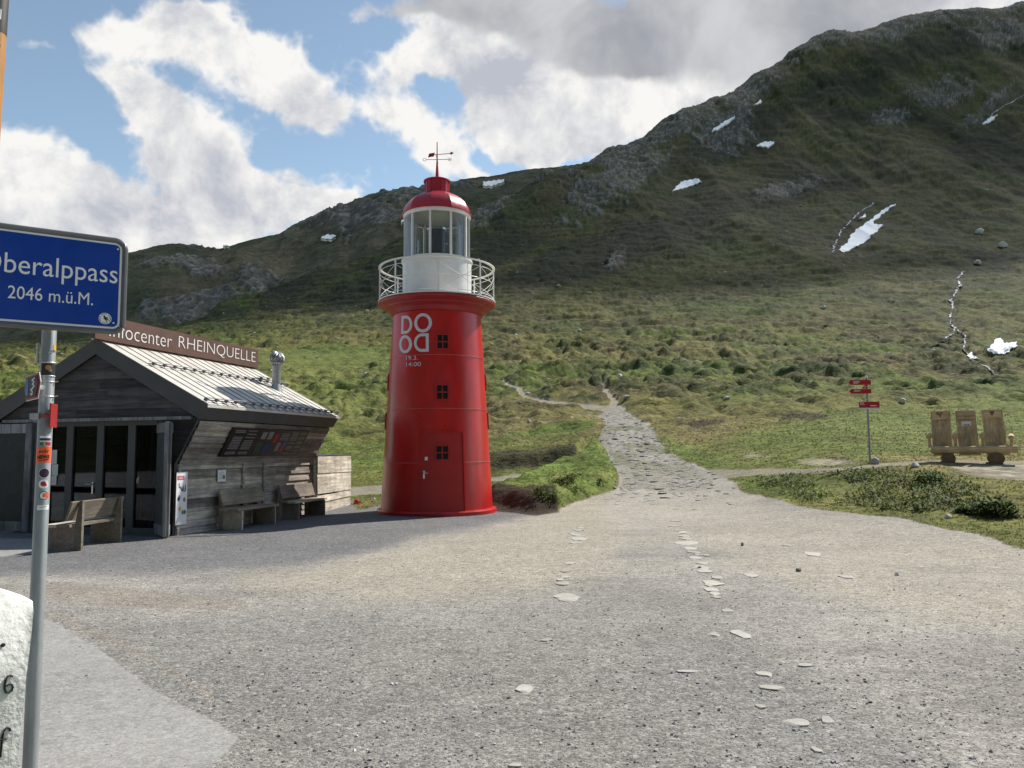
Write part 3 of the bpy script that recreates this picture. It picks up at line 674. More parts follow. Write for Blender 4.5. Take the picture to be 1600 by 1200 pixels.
def grid_faces(mask):
    """quads whose cell mask is True, compacted"""
    ni, nj = Zt.shape; idx = np.arange(ni*nj).reshape(ni, nj)
    q = np.stack([idx[:-1, :-1], idx[1:, :-1], idx[1:, 1:], idx[:-1, 1:]], -1)[mask]
    used, inv = np.unique(q, return_inverse=True)
    return used, inv.reshape(-1, 4)
VALL = np.stack([GX, GY, Zt], -1).reshape(-1, 3); CALL = C.reshape(-1, 3)
cell = lambda a: (a[:-1, :-1]+a[1:, 1:]+a[1:, :-1]+a[:-1, 1:])/4
cA, cP, cT = cell(asph) > .5, cell(pathm) > .5, cell(np.maximum(track, 0)) > .45
cG = (cell(plaza) > .5) & ~(cell(peat) > .5)
cP &= ~(cell(peat) > .5)
beyond = cell(np.broadcast_to(GY > RY*1.35, GX.shape).astype(float)) > .5
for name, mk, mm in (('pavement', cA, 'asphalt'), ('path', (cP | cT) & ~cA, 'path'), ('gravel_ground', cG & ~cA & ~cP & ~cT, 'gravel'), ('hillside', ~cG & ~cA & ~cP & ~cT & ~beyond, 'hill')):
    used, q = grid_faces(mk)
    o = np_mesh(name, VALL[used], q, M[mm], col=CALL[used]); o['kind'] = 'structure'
# wide ground sheet under and behind the viewer
gV = np.array([(-900, -900, -.35), (900, -900, -.35), (900, 900, -.35), (-900, 900, -.35)]); 
o = np_mesh('ground', gV, [(0, 1, 2, 3)], M['gravel'], smooth=False, col=np.full((4, 3), .33)); o['kind'] = 'structure'
bk = np.array([(-60, -60, -.004), (60, -60, -.004), (60, 1.05, -.004), (-60, 1.05, -.004)])
o = np_mesh('forecourt', bk, [(0, 1, 2, 3)], M['asphalt'], smooth=False, col=np.full((4, 3), .36)); o['kind'] = 'structure'

# the slopes on the other side of the pass, behind the viewer
ba = np.radians(np.linspace(98, 262, 120)); br = np.linspace(60, 420, 40); BA, BR = np.meshgrid(ba, br, indexing='ij')
BX, BY = np.sin(BA)*BR, np.cos(BA)*BR; bz_ = (sstep(60, 420, BR)*190*(.75+.5*fbm(BA*2.2, BR*.0, 3, 301)+.25)) + fbm(BX*.03, BY*.03, 5, 305)*22*sstep(60, 200, BR)-.3
bi = np.arange(BX.size).reshape(BX.shape); bq = np.stack([bi[:-1, :-1], bi[:-1, 1:], bi[1:, 1:], bi[1:, :-1]], -1).reshape(-1, 4)
o = np_mesh('opposite_slope', np.stack([BX, BY, bz_], -1).reshape(-1, 3), bq, M['mount'], col=np.tile([.03, .036, .016], (BX.size, 1))); o['kind'] = 'structure'
# surface lookups
SS = (Zt - CZ)/GY
def ground_z(x, y):
    t = x/y; i = np.clip(np.interp(t, TX, np.arange(len(TX))), 0, len(TX)-1.001); j = np.clip(np.interp(y, YN, np.arange(len(YN))), 0, len(YN)-1.001)
    i0, j0 = int(i), int(j); a, b = i-i0, j-j0
    return (Zt[i0, j0]*(1-a)+Zt[i0+1, j0]*a)*(1-b) + (Zt[i0, j0+1]*(1-a)+Zt[i0+1, j0+1]*a)*b
ENV = np.maximum.accumulate(SS, axis=1)
def hit(u, v, ymin=1.5):
    """where a line of sight meets the ground"""
    d = ray(u, v); t, s = d[0]/d[1], d[2]/d[1]
    i = int(round(float(np.interp(t, TX, np.arange(len(TX)))))); j0 = int(np.searchsorted(YN, ymin))
    col = SS[i]; k = np.nonzero(col[j0:] >= s)[0]
    if len(k) == 0: return None
    k = k[0] + j0
    if k == 0: y = YN[0]
    else:
        den = col[k]-col[k-1]; f = 0 if abs(den) < 1e-9 else min(max((s-col[k-1])/den, 0), 1); y = YN[k-1] + (YN[k]-YN[k-1])*f
    return np.array([t*y, y, CZ + s*y])

# ------------------------------------------------------------------ far mountain (behind the near ridge)
FR = [(-600,470),(-300,440),(0,430),(120,408),(200,394),(240,384),(280,379),(315,383),(345,386),(400,372),(437,367),(450,361),(475,350),(500,336),(530,322),(546,321),(575,306),(600,300),(640,296),(690,288),(740,281),(790,273),(835,266),(880,262),(1000,250),(1300,240)]
fu = np.array([p[0] for p in FR], float); fs = []
ft = []
for u, v in FR: d = ray(u, v); ft.append(d[0]/d[1]); fs.append(d[2]/d[1])
mt = np.linspace(-1.1, .45, 900); mY = np.linspace(330, 1500, 620)
ms = np.interp(mt, ft, fs); 
MX = mt[:, None]*mY[None, :]; MY = np.broadcast_to(mY[None, :], MX.shape)
w = np.clip((mY-330)/(1180-330), 0, 1.3)[None, :]
zr = CZ + ms[:, None]*1180
MZ = np.where(w <= 1, 5 + (zr-5)*(w**1.25), zr - (w-1)*380)
MU, MV = proj_uv(MX, MY, MZ)
mb_ = fbm(MX*.004, MY*.004, 5, 201); mg = fbm(MX*.008+mb_, MY*.002, 4, 211, ridged=True); mr = fbm(MX*.02+MY*.008, MY*.012, 5, 221, .6, ridged=True); mf = fbm(MX*.09, MY*.06, 4, 231, .6, ridged=True)
mrock = np.zeros_like(MZ)
for u_, v_, a_, b_ in [(560,335,80,30),(640,305,60,20),(480,355,50,14),(300,425,60,22),(400,440,40,16),(270,480,60,20),(350,470,40,14),(230,430,30,10),(700,300,60,14),(310,385,40,5),(620,340,60,14)]:
    mrock = np.maximum(mrock, np.exp(-(((MU-u_)/a_)**2+((MV-v_)/b_)**2)))
mrm = sstep(.40, .72, mrock*.7 + mr*.8 + mf*.4 - .05)
damp = 1 - .8*np.exp(-((w-1)/.06)**2)
fsn = np.zeros_like(MZ)
for q_ in SNOW:
    if q_['a'][2]: fsn = np.maximum(fsn, inside(MU, MV, q_['a'][0]).astype(float))
fsn = np.clip(gsmooth(gsmooth(fsn, 4, 0), 4, 1)*1.8, 0, 1)
MZ = MZ + (1-fsn)*(mrm*(2 + mf*5) + mf*2.5) + (mb_*60 + mg*22)*damp*sstep(0, .3, w) + mr*6*damp*(1-fsn)
MC = np.broadcast_to(rgb(.062, .064, .038), (*MZ.shape, 3)).copy()
q1 = fbm(MX*.012, MY*.01, 5, 241, .6)
MC = lerp(MC, rgb(.040, .048, .022), sstep(-.05, .15, q1)*.8); MC = lerp(MC, rgb(.09, .078, .048), sstep(.0, .2, fbm(MX*.02, MY*.016, 4, 251)-q1*.4)*.6)
MC = lerp(MC, rgb(.085, .083, .08), mrm*.7); MC = lerp(MC, rgb(.17, .167, .16), mrm*sstep(.16, .34, mf)*.7)
ni, nj = MZ.shape; idx = np.arange(ni*nj).reshape(ni, nj)
q = np.stack([idx[:-1, :-1], idx[1:, :-1], idx[1:, 1:], idx[:-1, 1:]], -1).reshape(-1, 4)
o = np_mesh('mountain', np.stack([MX, MY, MZ], -1).reshape(-1, 3), q, M['mount'], col=np.clip(MC, .01, .9).reshape(-1, 3)); o['kind'] = 'structure'

MSS = (MZ-CZ)/MY
def hit_far(u, v):
    d = ray(u, v); t, s = d[0]/d[1], d[2]/d[1]; i = int(round(float(np.interp(t, mt, np.arange(len(mt))))))
    k = np.nonzero(MSS[i] >= s)[0]
    if len(k) == 0: return None
    k = k[0]; f = 0 if k == 0 else min(max((s-MSS[i, k-1])/max(MSS[i, k]-MSS[i, k-1], 1e-9), 0), 1)
    y = mY[k-1] + (mY[k]-mY[k-1])*f if k else mY[0]; return np.array([t*y, y, CZ+s*y])

# ------------------------------------------------------------------ snow patches, streams
def in_poly(x, y, poly):
    c = False; n = len(poly)
    for i in range(n):
        (x0, y0), (x1, y1) = poly[i], poly[(i+1) % n]
        if (y0 > y) != (y1 > y) and x < (x1-x0)*(y-y0)/(y1-y0)+x0: c = not c
    return c
def snow_patch(poly, label, far=False, step=.8, th=.35):
    H = hit_far if far else hit
    step = min(step, .45); us_ = [p[0] for p in poly]; vs_ = [p[1] for p in poly]
    nu = int((max(us_)-min(us_))/step)+3; nv = int((max(vs_)-min(vs_))/step)+3
    P = {}; F_ = []; L = []
    def pt(i, j):
        if (i, j) in P: return P[i, j]
        p = H(min(us_)+(i-1)*step, min(vs_)+(j-1)*step)
        if p is None: return None
        P[i, j] = len(L); L.append(p); return P[i, j]
    jit = lambda u, v: (u + 1.1*math.sin(v*.9+u*.21) + .5*math.sin(u*1.1), v + .5*math.sin(u*.8))
    for i in range(nu):
        for j in range(nv):
            if in_poly(*jit(min(us_)+(i-.5)*step, min(vs_)+(j-.5)*step), poly):
                q = [pt(i, j), pt(i+1, j), pt(i+1, j+1), pt(i, j+1)]
                if None in q: continue
                ys = [L[k][1] for k in q]
                if max(ys)-min(ys) > .2*min(ys): continue
                F_.append(q)
    if not F_: return
    Q = np.array(L); c = Q.mean(0)
    n = len(Q); k = .004 if far else .002
    top = Q + np.array([0, -.45, .9])*th*(c[1]/250); bot = Q - np.array([0, 0, th*2])
    from collections import Counter
    ec = Counter(); 
    for f in F_:
        for a, b in zip(f, f[1:]+f[:1]): ec[(a, b)] += 1
    side = [(a, b, b+n, a+n) for (a, b) in ec if (b, a) not in ec]
    o = np_mesh('snow_patch', np.vstack([top, bot])-c, F_ + [list(s) for s in side], M['snow'])
    o.location = c; tag(o, label, 'snow patch', 'snow patches on the slopes'); return o
for q_ in SNOW: snow_patch(*q_['a'])
def stream(bd, w):
    pts = []
    for (a, b), (c, d) in zip(bd, bd[1:]):
        for k in range(6): pts.append((a+(c-a)*k/6 + random.uniform(-1.2, 1.2), b+(d-b)*k/6))
    mbb = MB(); L = []
    for u, v in pts:
        ww = w*random.uniform(.55, 1.3)
        uu = u + random.uniform(-1.5, 1.5); q = [hit(uu+ww*o_, v) for o_ in (-1, -.33, .33, 1)]
        if any(x is None for x in q): continue
        yc = q[1][1]; L.append([np.array([x[0], x[1], x[2]+.18]) for x in q])
    V = [p for r in L for p in r]; F_ = []
    for i in range(len(L)-1):
        if abs(L[i][1][1]-L[i+1][1][1]) > 12: continue
        for k in range(3): F_.append((i*4+k, i*4+k+1, i*4+k+5, i*4+k+4))
    if F_:
        mbb.add(V, F_); o = mbb.build('stream', M['stream'], smooth=True); o['kind'] = 'structure'
stream(beds[0], 2.0); stream(beds[1], 1.4); stream(beds[2], 1.6); stream(beds[3], 1.1)

# ------------------------------------------------------------------ stones
def ico(sub=2):
    import bmesh
    bm = bmesh.new(); bmesh.ops.create_icosphere(bm, subdivisions=sub, radius=1.0)
    V = np.array([v.co[:] for v in bm.verts]); F_ = [tuple(v.index for v in f.verts) for f in bm.faces]; bm.free(); return V, F_
ICO2, ICO3 = ico(2), ico(3)
def rock_obj(name, c, size, label, cat, group=None, flat_=False, m='rock', seed=0, col=(1, 1, 1), sink=.35, rz=None):
    r = np.random.default_rng(seed+500); V, F_ = ICO3 if max(size) > .25 else ICO2; V = V.copy()
    for k in range(6 if not flat_ else 5):                     # chip planes off the ball
        n = r.normal(size=3); n[2] *= .6; n /= np.linalg.norm(n); h = r.uniform(.55, .85); d = V@n; V -= np.maximum(d-h, 0)[:, None]*n
    nz = np.array([vnoise(np.array([p[0]*2.3+seed]), np.array([p[1]*2.3+p[2]*1.7]), seed)[0] for p in V]); V *= (1+nz*.35)[:, None]
    if flat_: V[:, 2] = np.clip(V[:, 2], -1, .35)
    V *= np.array(size)/2; a = r.uniform(0, 6.28) if rz is None else rz
    V = V@np.array([[math.cos(a), math.sin(a), 0], [-math.sin(a), math.cos(a), 0], [0, 0, 1]])
    zmin = V[:, 2].min(); hgt = V[:, 2].max()-zmin; V[:, 2] -= zmin + hgt*sink
    mb_2 = MB(); mb_2.cur = col; mb_2.add(V, F_); o = mb_2.build(name, M[m], angle=32); o.location = c
    return tag(o, label, cat, group)
# flat slabs in the gravel: (u, v, width px, height px)
SL = [(904,829,16,6),(904,842,30,9),(893,834,12,6),(890,880,18,7),(879,912,20,8),(883,902,16,6),(887,934,42,13),
      (1068,838,18,8),(1075,849,36,10),(1084,863,22,8),(1087,872,20,8),(1094,887,26,8),(1113,912,34,11),(1110,921,26,9),(1119,934,16,8),(1137,955,22,7),(1161,992,36,16),(1115,992,22,8),(1104,868,14,5),(1062,872,10,5),
      (854,1001,22,6),(818,1075,33,15),(1260,1040,34,6),(1205,1075,40,9),(1187,1105,18,10),(1293,1127,26,14),(1276,1173,18,10),(806,1197,24,8),(1075,1050,40,5),(1195,1054,30,8),
      (1270,866,36,9),(1320,901,24,8),(1170,899,28,7),(1230,852,16,5),(1245,1130,50,14),
      (1040,778,18,6),(1036,771,17,5),(1031,764,15,5),(1022,753,13,5),(1016,743,12,4),(1012,733,11,4),(1008,724,10,4),(1003,713,10,3.5),(996,703,8,3),(985,684,8,3),(978,672,7,2.5),(976,662,6,2.5),(1055,814,16,5),(1052,822,18,5),(1060,829,14,5)]
SL_ROWX = [(1072,842,20,7),(1079,857,24,7),(1066,832,18,5),(1098,880,20,7),(1100,893,24,7),(1120,903,22,7),(1116,928,20,7),(1108,915,18,6),(1090,867,14,5),(900,836,22,6),(908,825,14,5),(896,848,14,5),(884,893,16,5),(875,906,14,5)]
for k, (u, v, wpx, hpx) in enumerate(SL + SL_ROWX):
    p = hit(u, v); y = p[1]; wd = wpx/1200*y; dp = min(hpx/1200*y*y/CZ*.95, wd*1.6) if v > 800 else wd*random.uniform(.7, 1.1)
    big_ = wpx >= 30 and v > 850
    if (u, v) == (887, 934): lab, grp = 'widest pale slab lying flat at the near end of the left stone row', None
    elif (u, v) == (818, 1075): lab, grp = 'lone rounded white slab in grey gravel at the bottom centre', None
    elif (u, v) == (1161, 992): lab, grp = 'cracked pale slab with a blunt top, below the right stone row', None
    elif (u, v) == (1293, 1127): lab, grp = 'yellowish white stone poking out of the gravel at bottom right', None
    elif k < 6 or k >= len(SL)+9: lab, grp = 'flat pale slab in the short stone row left of the path mouth', 'slabs of the left stone row'
    elif k < 20 or k >= len(SL): lab, grp = 'flat pale slab in the stone row running down from the path mouth', 'slabs of the right stone row'
    elif k < 35: lab, grp = 'pale slab worn level with the gravel of the right foreground', 'scattered slabs in the foreground gravel'
    else: lab, grp = 'flat pale stone in the line along the middle of the cobbled path', 'stones along the middle of the path'
    t = random.uniform(.85, 1.15)
    rock_obj('flat_stone', (p[0], p[1], p[2]+.004), (wd, dp, .07), lab, 'stone', grp, True, 'stone', k, (t, t*random.uniform(.97, 1), t*random.uniform(.92, .99)), .88 if v > 790 else .45, random.uniform(-.25, .25))
for k, (u, v, wpx, hpx, lab, c) in enumerate([
    (1367, 721, 21, 14, 'grey boulder with a flat top at the foot of the red trail signpost', 1.0),
    (1430, 727, 15, 9, 'pale rounded boulder on the dirt track between trail signpost and wooden chairs', 1.35),
    (1481, 807, 14, 8, 'small pale stone at the lower edge of the leafy verge', 1.3),
    (1476, 782, 9, 6, 'greyish white stone among the leaves of the right verge', 1.4),
    (1486, 786, 9, 5, 'white stone just right of another among the leaves of the right verge', 1.6),
    (1410, 626, 14, 7, 'pale boulder on the meadow above the wooden chairs', 1.3),
    (1530, 362, 18, 9, 'pale boulder high on the slope right of the largest snow patch', 1.2),
    (1566, 382, 18, 9, 'heap-like grey rock on the slope near the right edge', 1.1),
    (1527, 410, 12, 7, 'grey white boulder above the head of the stream', 1.3),
    (968, 588, 11, 8, 'lone whitish boulder on the meadow above the path fork', 1.4),
    (977, 622, 20, 8, 'grey slab rock at the right side of the path fork', 1.0),
    (826, 659, 10, 7, 'pale rock in the green meadow just right of the lighthouse', 1.3),
    (1160, 851, 9, 6, 'dark stone lying on the gravel right of the stone row', .55),
    (1093, 887, 8, 4, 'small dark stone resting beside the right stone row', .4),
    (1248, 891, 11, 6, 'black stone on the tan gravel at right', .35),
    (1401, 897, 8, 6, 'small white pebble stone alone on the tan gravel at far right', 1.7),
    (1286, 480, 10, 6, 'small pale rock left of the long stream on the slope', 1.2),
    (848, 501, 7, 4, 'white rock dot on the slope right of the lighthouse body', 1.5),
    (905, 516, 9, 4, 'greyish rock on the slope above the path fork', 1.2),
    (584, 781, 5, 10, 'small upright white stone on the grass left of the lighthouse base', 1.9)]):
    p = hit(u, v + hpx*.3); s = p[1]/1200
    rock_obj('boulder' if wpx > 9 else 'loose_stone', p, (wpx*s*.9, wpx*s*.75, hpx*s*1.15), lab, 'rock', 'loose rocks and boulders', False, 'rock', 100+k, (c, c, c*.97), .25)
p = hit(557, 787); m_ = MB(); m_.lathe([(.02, 0), (.075, .01), (.085, .07), (.06, .13), (.02, .15)], 12); m_.box((.08, 0, .05), (.16, .05, .03))
o = m_.build('red_marker', M['redSign'], angle=40); o.location = p; tag(o, 'small bright red object lying in the grass between board fence and lighthouse', 'marker')

# loose pebbles on the near gravel (nobody could count them)
def pebbles(n, vr=(840, 1250), ur=(-60, 1660), big=0.0, name='pebbles'):
    base = np.array([(1, 0, 0), (-1, 0, 0), (0, 1, 0), (0, -1, 0), (0, 0, 1), (0, 0, -.6)], float); T = np.array([(0, 2, 4), (2, 1, 4), (1, 3, 4), (3, 0, 4), (2, 0, 5), (1, 2, 5), (3, 1, 5), (0, 3, 5)])
    v_ = vr[0] + (vr[1]-vr[0])*rng.random(n)**.8; u_ = rng.uniform(*ur, n); V = []; F_ = []; Cc = []; k = 0
    for u, v in zip(u_, v_):
        p = hit(u, v)
        if p is None: continue
        i = int(np.interp(p[0]/p[1], TX, np.arange(len(TX)))); j = int(np.interp(p[1], YN, np.arange(len(YN))))
        if plaza[i, j] < .6: continue
        if asph[i, j] > .4 and rng.random() < .97: continue
        sz = .0042*(1+rng.pareto(2.7))*(.75+p[1]*.05); sz = min(sz, .015) if not big else min(big*(1+rng.pareto(3.0)), big*4)
        if not big and tan[i, j]+tan2[i, j] > .5 and rng.random() < .5: continue
        R_ = rng.normal(size=(3, 3)); Q, _ = np.linalg.qr(R_)
        W = (base*(1+rng.uniform(-.35, .35, (6, 1))))@Q*np.array([1, 1, .65])*sz
        V.append(W + p + np.array([0, 0, sz*.25])); F_.append(T+k*6); k += 1
        g = (1.25 if big else 1.0)*rng.choice([.16, .22, .28, .36, .50], p=[.10, .22, .33, .24, .11])*rng.uniform(.8, 1.2); Cc.append(np.tile([g, g*.98, g*rng.uniform(.9, 1.02)], (6, 1)))
    o = np_mesh(name, np.vstack(V), np.vstack(F_), M['pebble'], smooth=False, col=np.vstack(Cc)); tag(o, kind='stuff'); return o
pebbles(9000)

# small stones strewn over the slopes
def strewn(n):
    cand = np.nonzero(((veg > .6)*(GY > 48)*(GY < 420)*(np.abs(TX)[:, None] < .72)*(GY < RY)*~((PU > 1290)*(PV > 570))).ravel())[0]; V, F_, Cc = [], [], []; k = 0; B, T = ICO1
    for q in rng.choice(cand, n):
        p = VALL[q]; s = (.05 + .0011*p[1])*(.6+rng.pareto(3.0)); s = min(s, .16 + .0022*p[1]); W = B*(1+rng.uniform(-.3, .3, (len(B), 1)))*np.array([1, .8, .55])*s; a = rng.uniform(0, 6.28)
        W = W@np.array([[math.cos(a), math.sin(a), 0], [-math.sin(a), math.cos(a), 0], [0, 0, 1]]); V.append(W+p); F_.append(np.array(T)+k); k += len(B); g = rng.uniform(.25, .5); Cc.append(np.tile([g, g*.98, g*.94], (len(B), 1)))
    tag(np_mesh('strewn_stones', np.vstack(V), np.vstack(F_), M['pebble'], smooth=False, col=np.vstack(Cc)), kind='stuff')
ICO1 = ico(1); strewn(750)
# worn cobbles of the old road: too many to count
def cobbles(n):
    V, F_, Cc = [], [], []; k = 0
    cand = np.nonzero(((pathc > .35)*(GY > 19)*(GY < 62)).ravel())[0]
    for q in rng.choice(cand, n):
        if rng.random() > pathc.ravel()[q]*sstep(19, 30, VALL[q][1])*1.1: continue
        p = VALL[q].copy(); p[0] += rng.uniform(-.5, .5)*p[1]*.0014; p[1] += rng.uniform(-.5, .5)*p[1]*.0037; s = rng.uniform(.06, .17)*(1+p[1]*.008); a0_ = rng.uniform(0, 6.28); m = int(rng.integers(5, 8)); h = rng.uniform(.0005, .004); el_ = rng.uniform(.55, 1.0)
        P = [p+np.array([math.cos(a0_+6.283*i/m)*s*rng.uniform(.8, 1.1), math.sin(a0_+6.283*i/m)*s*el_*rng.uniform(.8, 1.1), 0]) for i in range(m)]
        tilt = rng.normal(size=2)*.06
        top = [p+(x-p)*.82+np.array([0, 0, h+(x-p)[:2]@tilt*.2]) for x in P]; bot = [x-np.array([0, 0, .03]) for x in P]
        V += bot+top; F_.append(tuple(k+m+i for i in range(m))); F_ += [(k+i, k+(i+1) % m, k+m+(i+1) % m, k+m+i) for i in range(m)]; k += 2*m
        g = rng.choice([.25, .29, .33, .38])*rng.uniform(.93, 1.07); Cc += [(g, g*.97, g*rng.uniform(.86, .95))]*(2*m)
    mb_3 = MB(); mb_3.v, mb_3.f, mb_3.c = [tuple(x) for x in V], F_, Cc; o = mb_3.build('cobblestones', M['pebble']); tag(o, kind='stuff')
cobbles(1100)

# thin cloud high beyond the right edge of the view; it shades the slopes
def cloud():
    m = bpy.data.materials.new('thin_cloud'); m.use_nodes = True; nt = m.node_tree; nt.nodes.clear(); o = nt.nodes.new('ShaderNodeOutputMaterial')
    t = nt.nodes.new('ShaderNodeBsdfTransparent'); d = nt.nodes.new('ShaderNodeBsdfDiffuse'); d.inputs[0].default_value = (.8, .8, .8, 1); tl = nt.nodes.new('ShaderNodeBsdfTranslucent'); tl.inputs[0].default_value = (.7, .7, .72, 1)
    a = nt.nodes.new('ShaderNodeMixShader'); a.inputs[0].default_value = .5; nt.links.new(d.outputs[0], a.inputs[1]); nt.links.new(tl.outputs[0], a.inputs[2])
    g = nt.nodes.new('ShaderNodeNewGeometry'); f = noise(nt, g.outputs['Position'], .004, 5, .6).smooth(.28, .68, .33, .58)
    at_ = nt.nodes.new('ShaderNodeAttribute'); at_.attribute_name = 'Col'; f = f*X(nt, at_.outputs['Fac'])
    x = nt.nodes.new('ShaderNodeMixShader'); nt.links.new(f.s, x.inputs[0]); nt.links.new(t.outputs[0], x.inputs[1]); nt.links.new(a.outputs[0], x.inputs[2]); nt.links.new(x.outputs[0], o.inputs[0])
    H = 2200.0; off = sdir*(H/sdir[2])
    N = 160; outl = []
    base = [(-1500, 330), (-900, 300), (-400, 230), (-120, 205), (30, 215), (150, 265), (300, 300), (520, 300), (900, 280), (1500, 420), (1650, 1100), (900, 1500), (-300, 1700), (-1500, 1500)]
    L = []
    for (x0, y0), (x1, y1) in zip(base, base[1:]+base[:1]):
        for k in range(14): f_ = k/14; L.append((x0+(x1-x0)*f_, y0+(y1-y0)*f_))
    L = np.array(L); cx, cy = L.mean(0); ph = np.arange(len(L))
    wob = fbm(L[:, 0]*.006, L[:, 1]*.006, 4, 401); L += (L-[cx, cy])/np.linalg.norm(L-[cx, cy], axis=1)[:, None]*(wob*170)[:, None]
    n = len(L); V = []; dn = []; ring_ = lambda k, h, d: (V.extend((cx+(x-cx)*k, cy+(y-cy)*k, h+(25*math.sin(x*.02+y*.015) if abs(h) > 20 else 0)) for x, y in L), dn.extend([d]*n))
    for k, h, d in ((.25, -45, 1), (.8, -40, 1), (.90, -30, .8), (.96, -15, .35), (1.0, 0, .0), (.96, 60, .35), (.90, 110, .8), (.8, 190, 1), (.25, 260, 1)): ring_(k, h, d)
    NR = 9; F_ = [(j*n+i, j*n+(i+1) % n, (j+1)*n+(i+1) % n, (j+1)*n+i) for j in range(NR-1) for i in range(n)] + [tuple(reversed(range(n))), tuple(range((NR-1)*n, NR*n))]
    mb_4 = MB(); mb_4.v = [tuple(np.array(p)) for p in V]; mb_4.f = F_; mb_4.c = [(d, d, d) for d in dn]; o = mb_4.build('cloud', m, smooth=True); o.location = tuple(off); o['kind'] = 'structure'
cloud()

# ------------------------------------------------------------------ grass and leafy verge
def tufts(name, n, ymin, ymax, hfun, mask, matn='grass', blades=4, tint=None):
    wgt = (mask*(GY > ymin)*(GY < ymax)*(np.abs(TX)[:, None] < .74)*(GY < RY*1.02)).ravel(); cand = np.nonzero(wgt > .35)[0]
    pick = rng.choice(cand, n); jx = rng.uniform(-.5, .5, n); 
    P = VALL[pick].copy(); Y_ = P[:, 1]
    P[:, 0] += jx*Y_*.0028; P[:, 1] += rng.uniform(-.5, .5, n)*Y_*.006
    P[:, 2] -= .01
    Vs, Cs = [], []
    base = CALL[pick]
    for b in range(blades):
        h = hfun(Y_)*rng.uniform(.5, 1.25, n); wd = np.maximum(h*.22, Y_*.0007)*rng.uniform(.7, 1.3, n)
        a = rng.uniform(0, 6.283, n); off = rng.normal(size=(n, 2))*h[:, None]*.35; ln = rng.normal(size=(n, 2))*h[:, None]*.45
        c0 = P + np.stack([off[:, 0], off[:, 1], np.zeros(n)], 1); dxy = np.stack([np.cos(a)*wd, np.sin(a)*wd, np.zeros(n)], 1)
        tip = c0 + np.stack([ln[:, 0], ln[:, 1], h], 1)
        Vs.append(np.stack([c0-dxy, c0+dxy, tip], 1).reshape(-1, 3))
        k = rng.uniform(.7, 1.45, n)[:, None]; cc = base*k*1.5 if tint is None else base*.35 + np.array(tint)*.65*k
        Cs.append(np.repeat(cc, 3, 0))
    V = np.vstack(Vs); F_ = np.arange(len(V)).reshape(-1, 3)
    o = np_mesh(name, V, F_, M[matn], smooth=False, col=np.clip(np.vstack(Cs), .01, .9)); tag(o, kind='stuff'); return o
vg = np.clip(veg - sstep(.2, .6, tb) - peat*.7, 0, 1)
tufts('grass', 17000, 11, 50, lambda y: .035 + y*.0006, vg, blades=4)
tufts('meadow_grass', 3500, 45, 120, lambda y: .06 + y*.0007, vg*(1-rockmask)*(1-snowm), blades=3)
def leafy(name, poly, n, size, label=None, dome=None):
    V, Cc, F_ = [], [], []; k = 0; got = 0
    us_ = [p[0] for p in poly]; vs_ = [p[1] for p in poly]
    while got < n:
        u, v = rng.uniform(min(us_), max(us_)), rng.uniform(min(vs_), max(vs_))
        if not in_poly(u, v, poly): continue
        p = hit(u, v); got += 1
        cl = vnoise(np.array([p[0]*1.3]), np.array([p[1]*1.3]), 7)[0]
        if cl < -.10: continue
        g = np.array([.085, .120, .026])*rng.uniform(.5, 1.5) if rng.random() > .12 else np.array([.14, .11, .07])*rng.uniform(.6, 1.3)
        hb = max(0, (.05 + cl*.2))
        for q in range(rng.integers(4, 8)):
            a = rng.uniform(0, 6.283); s = size*rng.uniform(.6, 1.3); tilt = rng.uniform(.1, 1.0)
            d = np.array([math.cos(a)*math.cos(tilt), math.sin(a)*math.cos(tilt), math.sin(tilt)]); sd = np.array([-math.sin(a), math.cos(a), 0])
            b0 = p + np.array([rng.normal()*.08, rng.normal()*.08, rng.uniform(0, hb)])
            up = np.cross(sd, d)
            V += [b0, b0+d*s*.5+sd*s*.27, b0+d*s-up*s*.15*0, b0+d*s*.5-sd*s*.27]; F_.append((k, k+1, k+2, k+3)); k += 4
            Cc += [g*rng.uniform(.8, 1.2)]*4
    return np_mesh(name, np.array(V), F_, M['leaf'], smooth=False, col=np.clip(np.array(Cc), .01, .8))
o = leafy('broad_leaf_plants', [(1165,752),(1230,742),(1330,737),(1440,735),(1500,745),(1540,770),(1530,792),(1470,800),(1380,798),(1300,785),(1215,776)], 1300, .085); tag(o, kind='stuff')
o = leafy('bank_plants', [(835,765),(900,740),(935,735),(955,750),(915,768),(868,786),(846,780)], 420, .09); tag(o, kind='stuff')
